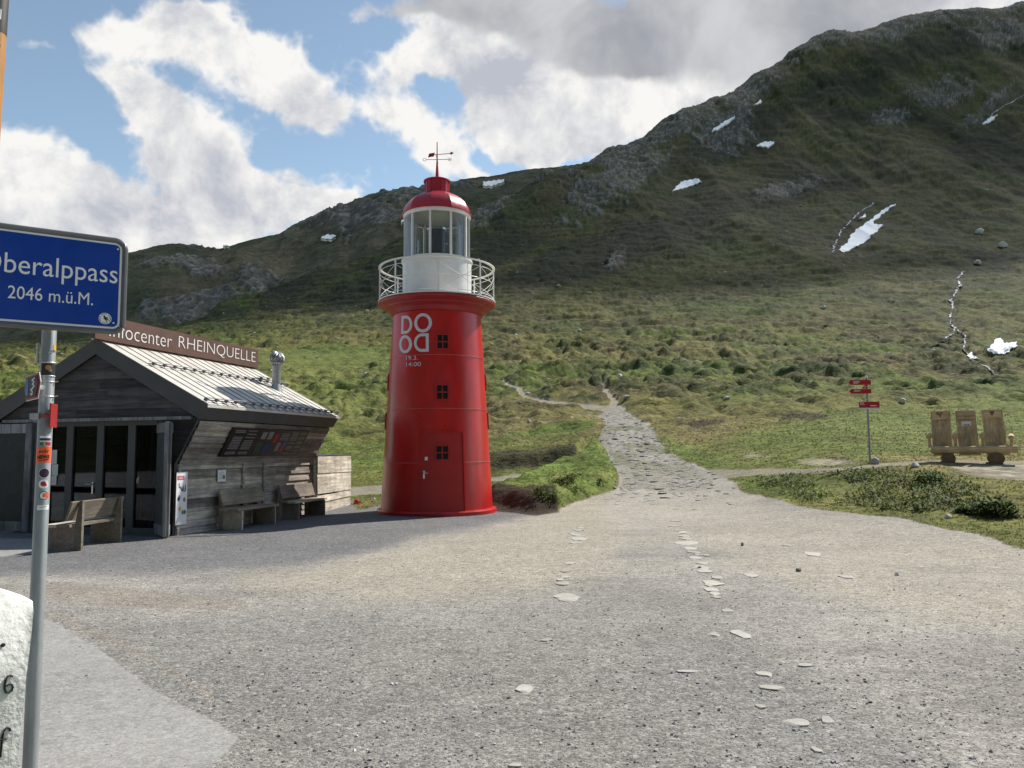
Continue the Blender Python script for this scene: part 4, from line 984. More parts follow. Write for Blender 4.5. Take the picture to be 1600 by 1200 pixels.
def shrub(u, v, r, h, label, n=1500):
    p = hit(u, v); V, F_, Cc = [], [], []; k = 0
    for q in range(n):
        d = rng.normal(size=3); d /= np.linalg.norm(d); d[2] = abs(d[2])
        rr = rng.uniform(.45, 1.0)**.6*(1+.25*math.sin(d[0]*7+d[1]*5)); b0 = np.array([d[0]*r*rr, d[1]*r*rr, d[2]*h*rr])
        a = rng.uniform(0, 6.283); t_ = rng.uniform(-.3, 1.0); s = .085*rng.uniform(.6, 1.3); dd = np.array([math.cos(a)*math.cos(t_), math.sin(a)*math.cos(t_), math.sin(t_)]); sd = np.array([-math.sin(a), math.cos(a), 0])
        V += [b0, b0+dd*s*.5+sd*s*.28, b0+dd*s, b0+dd*s*.5-sd*s*.28]; F_.append((k, k+1, k+2, k+3)); k += 4
        g = np.array([.062, .100, .022])*rng.uniform(.5, 1.6); Cc += [g]*4
    root = thing('shrub', label, 'shrub', tuple(p))
    np_mesh('foliage', np.array(V), F_, M['leaf'], parent=root, smooth=False, col=np.clip(np.array(Cc), .01, .8))
    st = MB(); st.tube([(0, 0, -.05), (.02, .01, h*.45)], [.02, .008], 6)
    for q in range(6):
        a = q*1.05; st.tube([(0, 0, .02), (math.cos(a)*r*.5, math.sin(a)*r*.5, h*.55)], [.012, .004], 5)
    st.build('stem', M['endgrain'], root); return root
shrub(1556, 806, .42, .34, 'low round dark green shrub alone on the grass at the right edge')
shrub(1508, 802, .20, .14, 'tiny leafy shrub just left of the round dark shrub', 350)
shrub(1452, 756, .36, .26, 'green tussock shrub on the verge below the wooden chairs', 700)


# ------------------------------------------------------------------ lighthouse
TY = 21.3
T0 = at(683, 803, TY); TXc = float(T0[0]); TB = np.array([TXc, TY, 0.0])
def zt(v): return float(at(684.5, v, TY)[2])
def rt(half, v):
    z = zt(v); return half/FPX*(TY*_f[1] + (z-CZ)*_f[2])
ZB, ZTOP = 0.05, zt(495); RB, RT_ = rt(87.2, 798), rt(68.3, 492)
def r_body(z): return RB + (RT_-RB)*np.clip((z-.12)/(ZTOP-.12), -.2, 1.2)
def tower_hit(u, v):
    d = ray(u, v); t = (TY-2.2)/d[1]
    for k in range(4000):
        p = CAM + d*t
        if math.hypot(p[0]-TB[0], p[1]-TB[1]) <= r_body(p[2]): break
        t += .0012
        if p[1] > TY: break
    return math.atan2(p[0]-TB[0], -(p[1]-TB[1])), p[2]
def cyl(th, r, z): return np.array([r*math.sin(th), -r*math.cos(th), z])
lh = thing('lighthouse', 'tall red and white lighthouse with a glazed lantern and DO OD lettering on gravel', 'lighthouse', (TXc, TY, 0))
m_ = MB(); m_.lathe([(RB+.10, -.05), (RB+.105, .09), (RB+.085, .125), (RB-.02, .13)], 96); m_.build('base_ring', M['red'], lh, angle=30)
prof = [(r_body(z), z) for z in np.linspace(.12, ZTOP, 24)]
m_ = MB(); m_.lathe(prof, 128); body = m_.build('tower_body', M['red'], lh, angle=40)
for v in (553, 637, 722):
    z = tower_hit(700, v+1)[1]; m_ = MB(); m_.lathe([(r_body(z-.012)-.004, z-.012), (r_body(z)+.012, z-.008), (r_body(z)+.012, z+.008), (r_body(z+.012)-.004, z+.012)], 96, cap=False); m_.build('weld_seam', M['seamred'], body, angle=40)
# cornice under the gallery
cor = [(68.3, 497), (71, 495.5), (72.5, 493), (74, 489.5), (78, 487), (81.5, 485.5), (82, 483.5), (87.5, 481.5), (90.5, 479.5), (91, 476.5), (89.5, 474.5)]
m_ = MB(); m_.lathe([(rt(h, v), zt(v)-.0) for h, v in cor], 128); m_.build('cornice', M['redDark'], lh, angle=25)
ZD = zt(474.5)
# painted lettering on the shell
def shell_map(q, off=.006):
    """bilinear map of a pixel quad (tl,tr,br,bl) onto the shell"""
    A = [tower_hit(*p) for p in q]
    def fn(x, y):
        th = (A[3][0]*(1-x)+A[2][0]*x)*(1-y) + (A[0][0]*(1-x)+A[1][0]*x)*y
        z = (A[3][1]*(1-x)+A[2][1]*x)*(1-y) + (A[0][1]*(1-x)+A[1][1]*x)*y
        return cyl(th, r_body(z)+off, z)
    return fn
def ring_letter(mbb, fn, kind, sw=.19, sh=.155):
    N = 72; O_, I_ = [], []
    for k in range(N):
        a = 2*math.pi*k/N; c, s = math.cos(a), math.sin(a)
        if kind == 'O': O_.append((.5+.5*c, .5+.5*s)); I_.append((.5+(.5-sw)*c, .5+(.5-sh)*s))
        else:
            def dshape(x0, x1, y0, y1):
                # straight back on the left, round bow on the right
                if c < 0:
                    t = (s+1)/2; return (x0 + 0*c, y0+(y1-y0)*t)
                return (x0+(x1-x0)*(.42+.58*c if abs(s) < 1 else .42) if c > .02 else x0+(x1-x0)*.42, (y0+y1)/2+(y1-y0)/2*s)
            o = dshape(0, 1, 0, 1); i = dshape(sw, 1-sw, sh, 1-sh)
            if kind == 'R': o = (1-o[0], o[1]); i = (1-i[0], i[1])
            O_.append(o); I_.append(i)
    V = [fn(*p) for p in O_] + [fn(*p) for p in I_]
    mbb.add(V, [(k, (k+1) % N, N+(k+1) % N, N+k) for k in range(N)])
m_ = MB()
ring_letter(m_, shell_map([(627.8, 493.5), (644.6, 493), (644.2, 521), (627, 522)]), 'D', .22)
ring_letter(m_, shell_map([(647.5, 490), (675, 489.3), (675, 519.3), (647.5, 520.2)]), 'O', .17)
ring_letter(m_, shell_map([(624, 524.3), (644, 523.6), (644, 551.5), (624, 552.6)]), 'O', .21)
ring_letter(m_, shell_map([(647, 521.5), (670, 520.8), (670, 549.5), (647, 550.6)]), 'R', .19)
m_.build('lettering', M['letter'], body)
m_ = MB()
put_text(m_, '19.3.', shell_map([(634.6, 556.3), (653.2, 555.8), (653.2, 562.4), (634.6, 563)]), .0); m_.build('date_lettering', M['letter'], body); m_ = MB()
put_text(m_, '14:00', shell_map([(634.8, 566), (658, 565.5), (658, 572.2), (634.8, 572.8)]), .0)
m_.build('time_lettering', M['letter'], body)
def shell_box(name, u0, u1, v0, v1, proud, m, parent, inset=-.03):
    th0, th1 = tower_hit(u0, (v0+v1)/2)[0], tower_hit(u1, (v0+v1)/2)[0]; za, zb = tower_hit((u0+u1)/2, v1)[1], tower_hit((u0+u1)/2, v0)[1]
    return shell_patch(name, th0, th1, za, zb, proud, m, parent, inset)
def shell_patch(name, th0, th1, za, zb, proud, m, parent, inset=-.03, n=10):
    mbb = MB(); V = []; F_ = []
    for k in range(n+1):
        th = th0+(th1-th0)*k/n
        V += [cyl(th, r_body(za)+inset, za), cyl(th, r_body(za)+proud, za), cyl(th, r_body(zb)+proud, zb), cyl(th, r_body(zb)+inset, zb)]
    for k in range(n):
        a = 4*k; b = a+4
        F_ += [(a, b, b+1, a+1), (a+1, b+1, b+2, a+2), (a+2, b+2, b+3, a+3), (a+3, b+3, b, a)]
    F_ += [(0, 1, 2, 3), (4*n+3, 4*n+2, 4*n+1, 4*n)]
    mbb.add(V, F_); return mbb.build(name, m, parent, angle=30)
def tower_window(th0, th1, za, zb, base=0.0, parent=None, fw=.055):
    w_ = shell_patch('window', th0, th1, za, zb, base+.010, M['black'], parent)
    dth = (th1-th0); e = fw/r_body(za)
    for a, b, c, d, pr in ((th0-e, th0, za-fw, zb+fw, .035), (th1, th1+e, za-fw, zb+fw, .035), (th0, th1, zb, zb+fw, .033), (th0, th1, za-fw, za, .033),
                           ((th0+th1)/2-.009, (th0+th1)/2+.009, za, zb, .026)):
        shell_patch('window_frame', a, b, c, d, base+pr, M['redDoor'], w_, n=4)
    shell_patch('window_frame', th0, th1, (za+zb)/2-.014, (za+zb)/2+.014, base+.024, M['redDoor'], w_, n=4)
    return w_
def tw_px(u0, u1, v0, v1, **k):
    tower_window(tower_hit(u0, v0)[0], tower_hit(u1, v0)[0], tower_hit((u0+u1)/2, v1)[1], tower_hit((u0+u1)/2, v0)[1], **k)
tw_px(683.5, 699.2, 523.5, 544.3, parent=body); tw_px(682.8, 699, 602, 623.2, parent=body)
for s_ in (-1, 1):
    for zc in (tower_hit(690, 591)[1], tower_hit(690, 655)[1]): tower_window(s_*1.62-.14+.1, s_*1.62+.14+.1, zc-.17, zc+.17, parent=body)
door = shell_box('door', 660.5, 723, 675.5, 801, .030, M['redDoor'], lh)
for (u0, u1, v0, v1) in ((658.6, 660.5, 673.5, 801), (723, 724.9, 673.5, 801), (658.6, 724.9, 673.5, 675.5)):
    shell_box('door_frame', u0, u1, v0, v1, .055, M['red'], door)
tw_px(681.8, 699.4, 697, 717.5, base=.030, parent=door, fw=.03)
shell_box('name_plate', 664.3, 668.6, 713.8, 719.2, .040, M['signwhite'], door)
m_ = MB(); th, z = tower_hit(663, 739); c = cyl(th, r_body(z)+.03, z); n_ = np.array([math.sin(th), -math.cos(th), 0]); t_ = np.array([math.cos(th), math.sin(th), 0])
m_.tube([c, c+n_*.06, c+n_*.06+t_*.12], .013, 8); m_.box(c+n_*.006+np.array([0, 0, -.04]), (.045, .014, .2), [t_, n_, (0, 0, 1)]); m_.build('handle', M['chrome'], door, angle=40)
# white drum
RD = rt(53.4, 430); ZS = float(zt(409.5))
m_ = MB(); m_.lathe([(RD, ZD-.02), (RD, ZS-.06), (RD+.035, ZS-.055), (RD+.035, ZS), (RD-.05, ZS+.005)], 96); drum = m_.build('lantern_drum', M['white'], lh, angle=30)
for k in range(6):
    th = k*math.pi/3+.12; m_ = MB(); m_.tube([cyl(th, RD+.001, ZD), cyl(th, RD+.001, ZS-.06)], .008, 6); m_.build('drum_seam', M['white'], drum)
# lantern
ZE = zt(339); RE = rt(51.8, 342)
NG = 10; a0 = -.11
lan = MB(); 
for k in range(NG):
    th0, th1 = a0+2*math.pi*k/NG, a0+2*math.pi*(k+1)/NG; V = []; nn = 6
    for q in range(nn+1):
        th = th0+(th1-th0)*q/nn; V += [cyl(th, RE-.05, ZS), cyl(th, RE-.05, ZE)]
    lan.add(V, [(2*q, 2*q+2, 2*q+3, 2*q+1) for q in range(nn)])
lanG = lan.build('lantern_glass', M['lantern'], lh, smooth=True)
for k in range(NG):
    th = a0+2*math.pi*k/NG; m_ = MB(); m_.box((cyl(th, RE-.04, ZS)+cyl(th, RE-.04, ZE))/2, (.055, .07, ZE-ZS), [(math.cos(th), math.sin(th), 0), (math.sin(th), -math.cos(th), 0), (0, 0, 1)]); m_.build('mullion', M['white'], lh)
m_ = MB(); m_.lathe([(RE-.10, ZE-.09), (RE, ZE-.085), (RE+.015, ZE-.02), (RE+.015, ZE+.015), (RE-.10, ZE+.02)], 80, cap=False); m_.build('lantern_rim', M['white'], lh, angle=30)
m_ = MB(); m_.lathe([(RE-.02, ZE+.0), (.02, ZE+.12)], 64, cap=False); m_.build('lantern_ceiling', M['cream'], lh, smooth=True)
m_ = MB(); m_.lathe([(RE-.1, ZS+.012), (.02, ZS+.012)], 48, cap=False); m_.build('lantern_floor', M['white'], lh)
# lens
zl1 = zt(361)
m_ = MB(); pr_ = []
for k in range(15):
    zz = ZS+.02+(zl1-ZS)*k/14; pr_ += [(.245 if k % 2 else .235, zz)]
m_.lathe(pr_, 40); lens = m_.build('lamp_lens', M['lens'], lh, angle=50)
m_ = MB(); m_.lathe([(.25, zl1), (.275, zl1+.005), (.275, zl1+.055), (.25, zl1+.06)], 40); m_.build('lens_cap', M['chrome'], lens, angle=30)
m_ = MB(); m_.tube([cyl(2.3, RE-.16, ZS), cyl(2.3, RE-.16, ZE)], .03, 8); m_.tube([cyl(2.7, RE-.16, ZS), cyl(2.7, RE-.16, ZE-.3), cyl(2.3, RE-.16, ZE-.3)], .02, 6); m_.build('service_ladder', M['white'], lh)
# dome in ten petals
ZC = zt(304); RC0 = rt(20.3, 304)
for k in range(NG):
    th0, th1 = a0+2*math.pi*k/NG, a0+2*math.pi*(k+1)/NG; m_ = MB(); V = []; nv = 12
    for q in range(nv+1):
        w = q/nv*math.pi/2*.80; r = RC0*.9 + (RE+.03-RC0*.9)*(math.cos(w)-math.cos(math.pi/2*.8))/(1-math.cos(math.pi/2*.8)); z = ZE + (ZC-ZE)*math.sin(w)/math.sin(math.pi/2*.8)
        for e in (0, .5, 1): V.append(cyl(th0+(th1-th0)*e, r*(1 if e != .5 else .975), z))
    m_.add(V, [(3*q+j, 3*q+j+1, 3*q+j+4, 3*q+j+3) for q in range(nv) for j in (0, 1)])
    m_.build('dome_panel', M['dome'], lh, smooth=True, angle=60)
m_ = MB(); m_.lathe([(RE-.02, ZE+.002), (RE+.045, ZE+.004), (RE+.045, ZE+.03), (RE+.02, ZE+.035)], 80, cap=False); m_.build('dome_edge', M['dome'], lh, angle=30)
zv1 = zt(284)
m_ = MB(); m_.lathe([(RC0-.02, ZC-.06), (RC0-.02, zv1-.03), (RC0+.015, zv1-.028), (RC0+.015, zv1+.01), (RC0-.03, zv1+.03), (.06, zv1+.06)], 48); vent = m_.build('vent_cap', M['dome'], lh, angle=30)
for k in range(16):
    th = k*math.pi/8; m_ = MB(); m_.tube([cyl(th, RC0-.018, ZC-.02), cyl(th, RC0-.018, zv1-.04)], .010, 6); m_.build('vent_rib', M['redDark'], vent)
zs0, zs1, zs2 = zv1+.05, zt(250), zt(222)
m_ = MB(); m_.tube([(0, 0, zs0), (0, 0, zs1), (0, 0, zs1+.02), (0, 0, zs2)], [.055, .02, .018, .012], 12); spire = m_.build('spire', M['dome'], lh, angle=50)
k_ = TY/FPX*1.03
zb_ = zt(249.3); m_ = MB(); m_.tube([(-.31, 0, zb_), (.31, 0, zb_)], .008, 6); m_.tube([(0, -.3, zb_), (0, .3, zb_)], .007, 6)
ring = [(-.36+.042*math.cos(w), 0, zb_+.042*math.sin(w)) for w in np.linspace(0, 6.283, 20, endpoint=False)]; m_.tube(ring, .007, 5, closed=True)
for a, b in (((.31, .045), (.335, -.04)), ((.335, -.04), (.36, .035)), ((.36, .035), (.385, -.04)), ((.385, -.04), (.41, .045))): m_.tube([(a[0], 0, zb_+a[1]), (b[0], 0, zb_+b[1])], .007, 5)
m_.build('compass_bar', M['redDark'], spire)
za0, za1 = zt(243.5), zt(235.5); aL, aR = np.array([-.20, -.10, za0-.02]), np.array([.40, .20, za1])
m_ = MB(); m_.tube([aL, aR], .010, 6); d_ = (aR-aL)/np.linalg.norm(aR-aL); up_ = np.array([0, 0, 1.]); n_ = np.cross(d_, up_)
m_.quadbox([aL-d_*.06+up_*-.06, aL+d_*.12-up_*.05, aL+d_*.16+up_*.06, aL-d_*.02+up_*.05], n_, .012)
m_.quadbox([aR-d_*.04+up_*.05, aR-d_*.04-up_*.05, aR+d_*.07-up_*.001, aR+d_*.07+up_*.001], n_, .012)
m_.build('vane_arrow', M['redDark'], spire)
# gallery railing
RR = rt(88.6, 440); zr1 = zt(421.5); zr0 = ZD+.04; zrm = (zr0+zr1)/2
def ringtube(r, z, t): m_.tube([cyl(w, r, z) for w in np.linspace(0, 2*math.pi, 72, endpoint=False)], t, 6, closed=True)
m_ = MB(); m_.lathe([(RD-.05, ZD), (RR+.04, ZD), (RR+.04, ZD+.03), (RD-.05, ZD+.032)], 96, cap=False); m_.build('gallery_deck', M['white'], lh, angle=30)
m_ = MB(); m_.lathe([(RR-.035, zr1-.014), (RR+.035, zr1-.014), (RR+.035, zr1+.014), (RR-.035, zr1+.014), (RR-.035, zr1-.014)], 96, cap=False); m_.build('handrail', M['white'], lh, angle=30)
for z in (zr0+.06, zrm, zr1-.14): m_ = MB(); ringtube(RR, z, .008); m_.build('rail', M['white'], lh, smooth=True)
NPST = 8
for k in range(NPST):
    th = .12+2*math.pi*k/NPST; th2 = .12+2*math.pi*(k+1)/NPST
    m_ = MB(); m_.box((cyl(th, RR, ZD+.03)+cyl(th, RR, zr1))/2, (.022, .036, zr1-ZD-.03), [(math.cos(th), math.sin(th), 0), (math.sin(th), -math.cos(th), 0), (0, 0, 1)]); m_.build('rail_post', M['white'], lh)
    m_ = MB()
    for e in (0, 1):
        m_.tube([cyl(th+(th2-th)*q/6, RR, (zr0+.06)+(zr1-.14-zr0-.06)*(q/6 if e else 1-q/6)) for q in range(7)], .006, 6)
    m_.build('cross_brace', M['white'], lh, smooth=True)

# ------------------------------------------------------------------ hut
HO = on_plane(272, 838, (0, 0, 0), (0, 0, 1)); hA = np.array([.238, .971, 0]); hA /= np.linalg.norm(hA); hX = np.array([hA[1], -hA[0], 0])
HRZ = math.atan2(hX[1], hX[0])
def hl(p): p = np.asarray(p)-HO; return np.array([p@hX, p@hA, p[2]])
def hfac(u, v, y=0.0): return hl(on_plane(u, v, HO+hA*y, hA))            # on the facade plane y
def hside(u, v, x=0.0): return hl(on_plane(u, v, HO+hX*x, hX))
hut = thing('wooden_hut', 'weathered wooden visitor hut with sheet metal roof and brown lettered ridge board', 'hut', tuple(HO), HRZ)
XL, XC, LEN = -3.92, -1.96, 5.64; XE, ZE_ = .755, 2.64; ZA = 4.08; XB, ZB_ = .57, 2.35; ZF = 1.45; XF, ZW = .50, 2.355
SL_ = (ZA-ZE_)/(XE-XC)
def roofz(x): return ZA - abs(x-XC)*SL_
def boards_on(mbb, p0, dirL, up, nrm, L, H, bh, tone, split=.5, lap=.030, gap=.0, th=.022, jag=0.012, ends=None):
    """lapped boards over a rectangle: p0 corner, dirL along, up"""
    p0, dirL, up, nrm = (np.asarray(a, float) for a in (p0, dirL, up, nrm)); h = 0
    while h < H-.02:
        b = min(bh*random.uniform(.82, 1.2), H-h); cuts = [0]
        if random.random() < split: cuts.append(L*random.uniform(.25, .75))
        cuts.append(L)
        for a, c in zip(cuts, cuts[1:]):
            t = tone(); mbb.cur = t; j0 = random.uniform(-jag, jag); j1 = random.uniform(-jag, jag); o0 = lap*random.uniform(.7, 1.5); o1 = lap*random.uniform(0, .25)
            q = [p0+dirL*(a+.002)+up*(h-.012+j0)+nrm*o0, p0+dirL*(c-.002)+up*(h-.012+j1)+nrm*o0, p0+dirL*(c-.002)+up*(h+b)+nrm*o1, p0+dirL*(a+.002)+up*(h+b)+nrm*o1]
            mbb.quadbox(q, -nrm, -th)
        h += b
    mbb.cur = (1, 1, 1)
def tone_side():
    t = random.uniform(.5, 1.5); return (t, t*random.uniform(.95, 1.02), t*random.uniform(.9, 1.02))
def tone_front():
    t = random.uniform(.65, 1.35); return (t, t, t*random.uniform(.98, 1.08))
# right side wall: upright part, then leaning out
m_ = MB(); boards_on(m_, (0, 0, 0), (0, 1, 0), (0, 0, 1), (1, 0, 0), LEN, ZF, .185, tone_side, .7)
for y in (0.02,): m_.box((.03, y+.03, ZF/2), (.07, .07, ZF))
m_.build('side_wall', M['woodSide'], hut)
fl = np.array([XF, 0, ZW-ZF]); fll = np.linalg.norm(fl); fl /= fll; fn_ = np.array([fl[2], 0, -fl[0]])
m_ = MB(); boards_on(m_, (0, .03, ZF), (0, 1, 0), fl, fn_, LEN-.03, fll-.02, .15, tone_side, .8, lap=.03, jag=.01); m_.build('leaning_wall', M['woodSide'], hut)
for u in (378, 410):
    m_ = MB(); y = hside(u, 760, .04)[1]; m_.cur = (1.05, 1, .95); m_.box((.065, y, .72), (.05, .07, 1.4))
    m_.build('wall_batten', M['woodSide'], hut)
# left side and rear, closing the volume
m_ = MB(); boards_on(m_, (XL, LEN, 0), (0, -1, 0), (0, 0, 1), (-1, 0, 0), LEN, ZF, .2, tone_side, .5)
f2 = np.array([-XF, 0, ZW-ZF]); f2 /= fll; boards_on(m_, (XL, LEN, ZF), (0, -1, 0), f2, np.array([-f2[2], 0, f2[0]])*1.0, LEN, fll, .2, tone_side, .5)
m_.build('rear_side_wall', M['woodSide'], hut)
def gable(y, nrm, z0, tone, bh, rec=0.0):
    mbb = MB(); z = z0
    while z < ZA-.34:
        b = bh*random.uniform(.85, 1.15); zt_ = min(z+b, ZA-.32)
        def xr(zz): return max(0.0, min((XE-XC)-.02, (ZA-.30-zz)/SL_))
        def wid(zz):
            if zz < ZF: return (0-XC)
            if zz < ZW: return (0-XC)+XF*(zz-ZF)/(ZW-ZF)
            return min((XF-XC), xr(zz))
        w0, w1 = wid(z), wid(zt_); cuts = [-1, 1] if random.random() < .5 else [-1, random.uniform(-.4, .4), 1]
        for a, c in zip(cuts, cuts[1:]):
            mbb.cur = tone(); o = .02*random.uniform(.6, 1.3)
            def P(f, w, zz, off): return (XC+w*f, y+nrm*off, zz)
            q = [P(a, w0, z-.01, o), P(c, w0, z-.01, o), P(c, w1, zt_, .003), P(a, w1, zt_, .003)]
            mbb.quadbox(q, (0, -nrm, 0), .022)
        z = zt_
    return mbb
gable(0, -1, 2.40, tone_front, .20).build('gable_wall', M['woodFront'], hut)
gable(LEN, 1, 0.0, tone_side, .2).build('rear_wall', M['woodSide'], hut)
m_ = MB(); zl_ = hfac(150, 656)[2]
m_.box((XC, -.05, zl_), (3.8+XF*2-.12, .10, .065)); m_.build('header_ledge', M['woodShut'], hut)
# strip beside the doors
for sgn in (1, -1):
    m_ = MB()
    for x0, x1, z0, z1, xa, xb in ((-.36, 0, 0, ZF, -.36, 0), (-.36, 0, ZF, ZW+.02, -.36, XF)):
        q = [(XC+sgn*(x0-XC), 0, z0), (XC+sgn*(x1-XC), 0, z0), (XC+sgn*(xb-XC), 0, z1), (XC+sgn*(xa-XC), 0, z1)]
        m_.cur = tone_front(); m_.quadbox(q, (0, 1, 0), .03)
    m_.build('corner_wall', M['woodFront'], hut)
m_ = MB(); m_.tube([(.005, -.03, 0), (.005, -.03, ZF), (XF+.01, -.03, ZW-.02)], .03, 4); m_.build('corner_trim', M['frameDark'], hut)
# glazed doors
xs = [-3.42, -2.62, -1.855, -1.085, -.40]
m_ = MB(); ym = .04
for x, w in zip(xs, (.10, .17, .17, .18, .12)): m_.box((x, ym, 1.2), (w, .07, 2.3))
for a, b in zip(xs, xs[1:]):
    c = (a+b)/2; L = b-a-.17; m_.box((c, ym, 2.31), (L, .066, .12)); m_.box((c, ym, .09), (L, .066, .12))
dfr = m_.build('door_frame', M['frameDark'], hut, bevel=.006)
for a, b in zip(xs, xs[1:]):
    m_ = MB(); m_.box(((a+b)/2, ym+.01, 1.2), (b-a-.165, .008, 2.1)); m_.build('glass_pane', M['pane'], dfr)
hp = hfac(145, 757, .0); m_ = MB(); m_.box((hp[0], ym-.045, hp[2]-.07), (.035, .014, .24)); m_.tube([(hp[0], ym-.05, hp[2]), (hp[0], ym-.10, hp[2]), (hp[0]-.13, ym-.10, hp[2]+.01)], .012, 8); m_.build('handle', M['chrome'], dfr, angle=40)
for (u0, u1, v0, v1) in ((79, 88, 703, 725), (79, 89.5, 725.5, 743), (78, 87, 743.5, 758)):
    a, b = hfac(u0, v1, ym-.03), hfac(u1, v0, ym-.03); m_ = MB(); m_.box(((a[0]+b[0])/2, ym-.006, (a[2]+b[2])/2), (b[0]-a[0], .004, b[2]-a[2])); m_.build('paper_notice', M['paper'], dfr)
# interior behind the glass; board stack and counter lattice stand for reflections in it
m_ = MB(); m_.cur = (.8, .8, .8); boards_on(m_, (XL+.1, 3.6, 0), (1, 0, 0), (0, 0, 1), (0, -1, 0), 3.6, 2.6, .2, tone_front, .3)
m_.box((XC, LEN/2, .012), (3.6, LEN-.1, .02)); boards_on(m_, (-3.4, 1.0, .5), (1, 0, 0), (0, 0, 1), (0, -1, 0), 1.5, 1.5, .14, tone_front, .0)  # floor, then a board stack added for the reflection in the left pane
m_.build('inner_wall_and_reflection', M['inside'], hut)
m_ = MB(); m_.box((-.95, .75, .98), (1.4, .5, .05)); m_.box((-.95, .9, .5), (1.3, .04, .9))
for k in range(9): m_.box((-1.55+k*.15, .52, .62), (.03, .03, .62))  # slats added for the lattice reflected in the right panes
for k in range(4): m_.box((-.95, .55, .38+k*.16), (1.3, .02, .03))
m_.build('counter_and_reflection', M['inside'], hut)
m_ = MB(); m_.lathe([(.03, 1.01), (.033, 1.13), (.015, 1.18), (.015, 1.22)], 12, -.62, .62); m_.build('bottle', M['yellow'], hut)
# roof
m_ = MB()
def slab(sgn):
    o = lambda x, y, dz: (XC+sgn*(x-XC), y, roofz(x)+dz)
    y0, y1 = -.08, LEN+.08
    return [o(XC, y0, 0), o(XE, y0, 0), o(XE, y1, 0), o(XC, y1, 0), o(XC, y0, -.06), o(XE, y0, -.06), o(XE, y1, -.06), o(XC, y1, -.06)]
for sgn in (1, -1): m_.add(slab(sgn), [(0, 1, 2, 3), (4, 5, 6, 7), (0, 1, 5, 4), (1, 2, 6, 5), (2, 3, 7, 6), (3, 0, 4, 7)])
roof = m_.build('roof', M['roof'], hut)
rd = np.array([XE-XC, 0, ZE_-ZA]); rl = np.linalg.norm(rd); rd /= rl; rn = np.array([-rd[2], 0, rd[0]])
NS = 18
for k in range(NS):
    y = -.07 + (LEN+.13)*k/(NS-1); m_ = MB(); a = np.array([XC+.02, y, ZA-.01]); m_.quadbox([a, a+rd*(rl-.02), a+rd*(rl-.02)+np.array([0, .012, 0]), a+np.array([0, .012, 0])], rn, .012); m_.build('standing_seam', M['seam'] if k not in (0, NS-1) else M['roof'], roof)
m_ = MB(); m_.box((XC, LEN/2, ZA+.012), (.28, LEN+.17, .03)); m_.build('ridge_cap', M['roof'], roof)
for dfrac, y0, y1 in ((.40, .15, 5.2), (.965, -.05, 5.68), (.40, 5.2, 5.68), (.33, 4.5, 5.2)):
    b = np.array([XC, 0, ZA])+rd*rl*dfrac; m_ = MB()
    for e in (.05, .10): m_.tube([b+rn*e+np.array([0, y0, 0]), b+rn*e+np.array([0, y1, 0])], .012, 6)
    y = -.22
    for k in range(NS):
        y = -.07 + (LEN+.13)*k/(NS-1)
        if y0-.05 <= y <= y1+.05: m_.box(b+rn*.065+np.array([0, y+.011, 0]), (.075, .022, .075), [rd, (0, 1, 0), rn])
    m_.build('snow_guard', M['seam'], roof)
# fascia
m_ = MB(); FT = .30
for sgn in (1, -1):
    o = lambda x, y, dz: np.array([XC+sgn*(x-XC), y, roofz(x)+dz])
    m_.quadbox([o(XC, -.102, .012), o(XE+.012, -.102, .012), np.array([XC+sgn*(XB-XC), -.102, ZB_]), o(XC, -.102, -FT-.02)], (0, 1, 0), .02)
    m_.quadbox([o(XC, -.08, -.06), o(XE, -.08, -.06), o(XE, 0.02, -.06), o(XC, 0.02, -.06)], (0, 0, -1), .01)
m_.build('gable_fascia', M['fascia'], hut)
for sgn in (1, -1):
    m_ = MB(); o = lambda x, y, dz: np.array([XC+sgn*(x-XC), y, roofz(XE)+dz])
    b_ = lambda y: np.array([XC+sgn*(XB-XC), y, ZB_])
    m_.quadbox([o(XE+.002, -.08, .006), o(XE+.002, LEN+.08, .006), b_(LEN+.08), b_(-.08)], (-sgn*.85, 0, -.5), .02)
    m_.quadbox([b_(-.075), b_(LEN+.06), np.array([XC+sgn*(XF-.06-XC), LEN+.06, ZB_]), np.array([XC+sgn*(XF-.06-XC), -.075, ZB_])], (0, 0, 1), .012)
    m_.build('eaves_fascia', M['fascia'], hut)
# ridge board with lettering
xb = XC+.16; pb = [hside(160, 528, xb), hside(403, 577, xb)]
yb0, yb1 = -.30, hside(404, 560, xb)[1]; zb0 = ZA-.02; zb1 = hside(404, 547, xb)[2]
m_ = MB(); m_.box((xb-.03, (yb0+yb1)/2, (zb0+zb1)/2), (.05, yb1-yb0, zb1-zb0))
for y in (yb0+.1, (yb0+yb1)/2, yb1-.1): m_.box((xb-.075, y, zb0+.12), (.04, .05, .4))
nb = m_.build('name_board', M['rust'], hut)
m_ = MB(); xt = xb-.0015
yR0, yR1 = hside(279, 540, xt)[1], hside(399, 562, xt)[1]; zr_0, zr_1 = hside(279, 546, xt)[2], hside(279, 524.5, xt)[2]
put_text(m_, 'RHEINQUELLE', lambda x, y: (xt+.004, yR0+(yR1-yR0)*x, zr_0+(zr_1-zr_0)*y), -.016); m_.build('name_lettering', M['signwhite'], nb); m_ = MB()
yI1 = hside(268, 540, xt)[1]; yo = hside(196, 520, xt)[1]
V, F_, lo, hi = text_mesh('Infocenter', -.014); V2, F2, lo2, hi2 = text_mesh('ocenter', -.014)
sc_ = (yI1-yo)/(hi2[0]-lo2[0]); zsc = (zr_1-zr_0)/.69
m_.add([(xt+.004, yI1-(hi[0]-p[0])*sc_, zr_0+p[1]*zsc) for p in V], F_)
m_.build('prefix_lettering', M['signwhite'], nb)
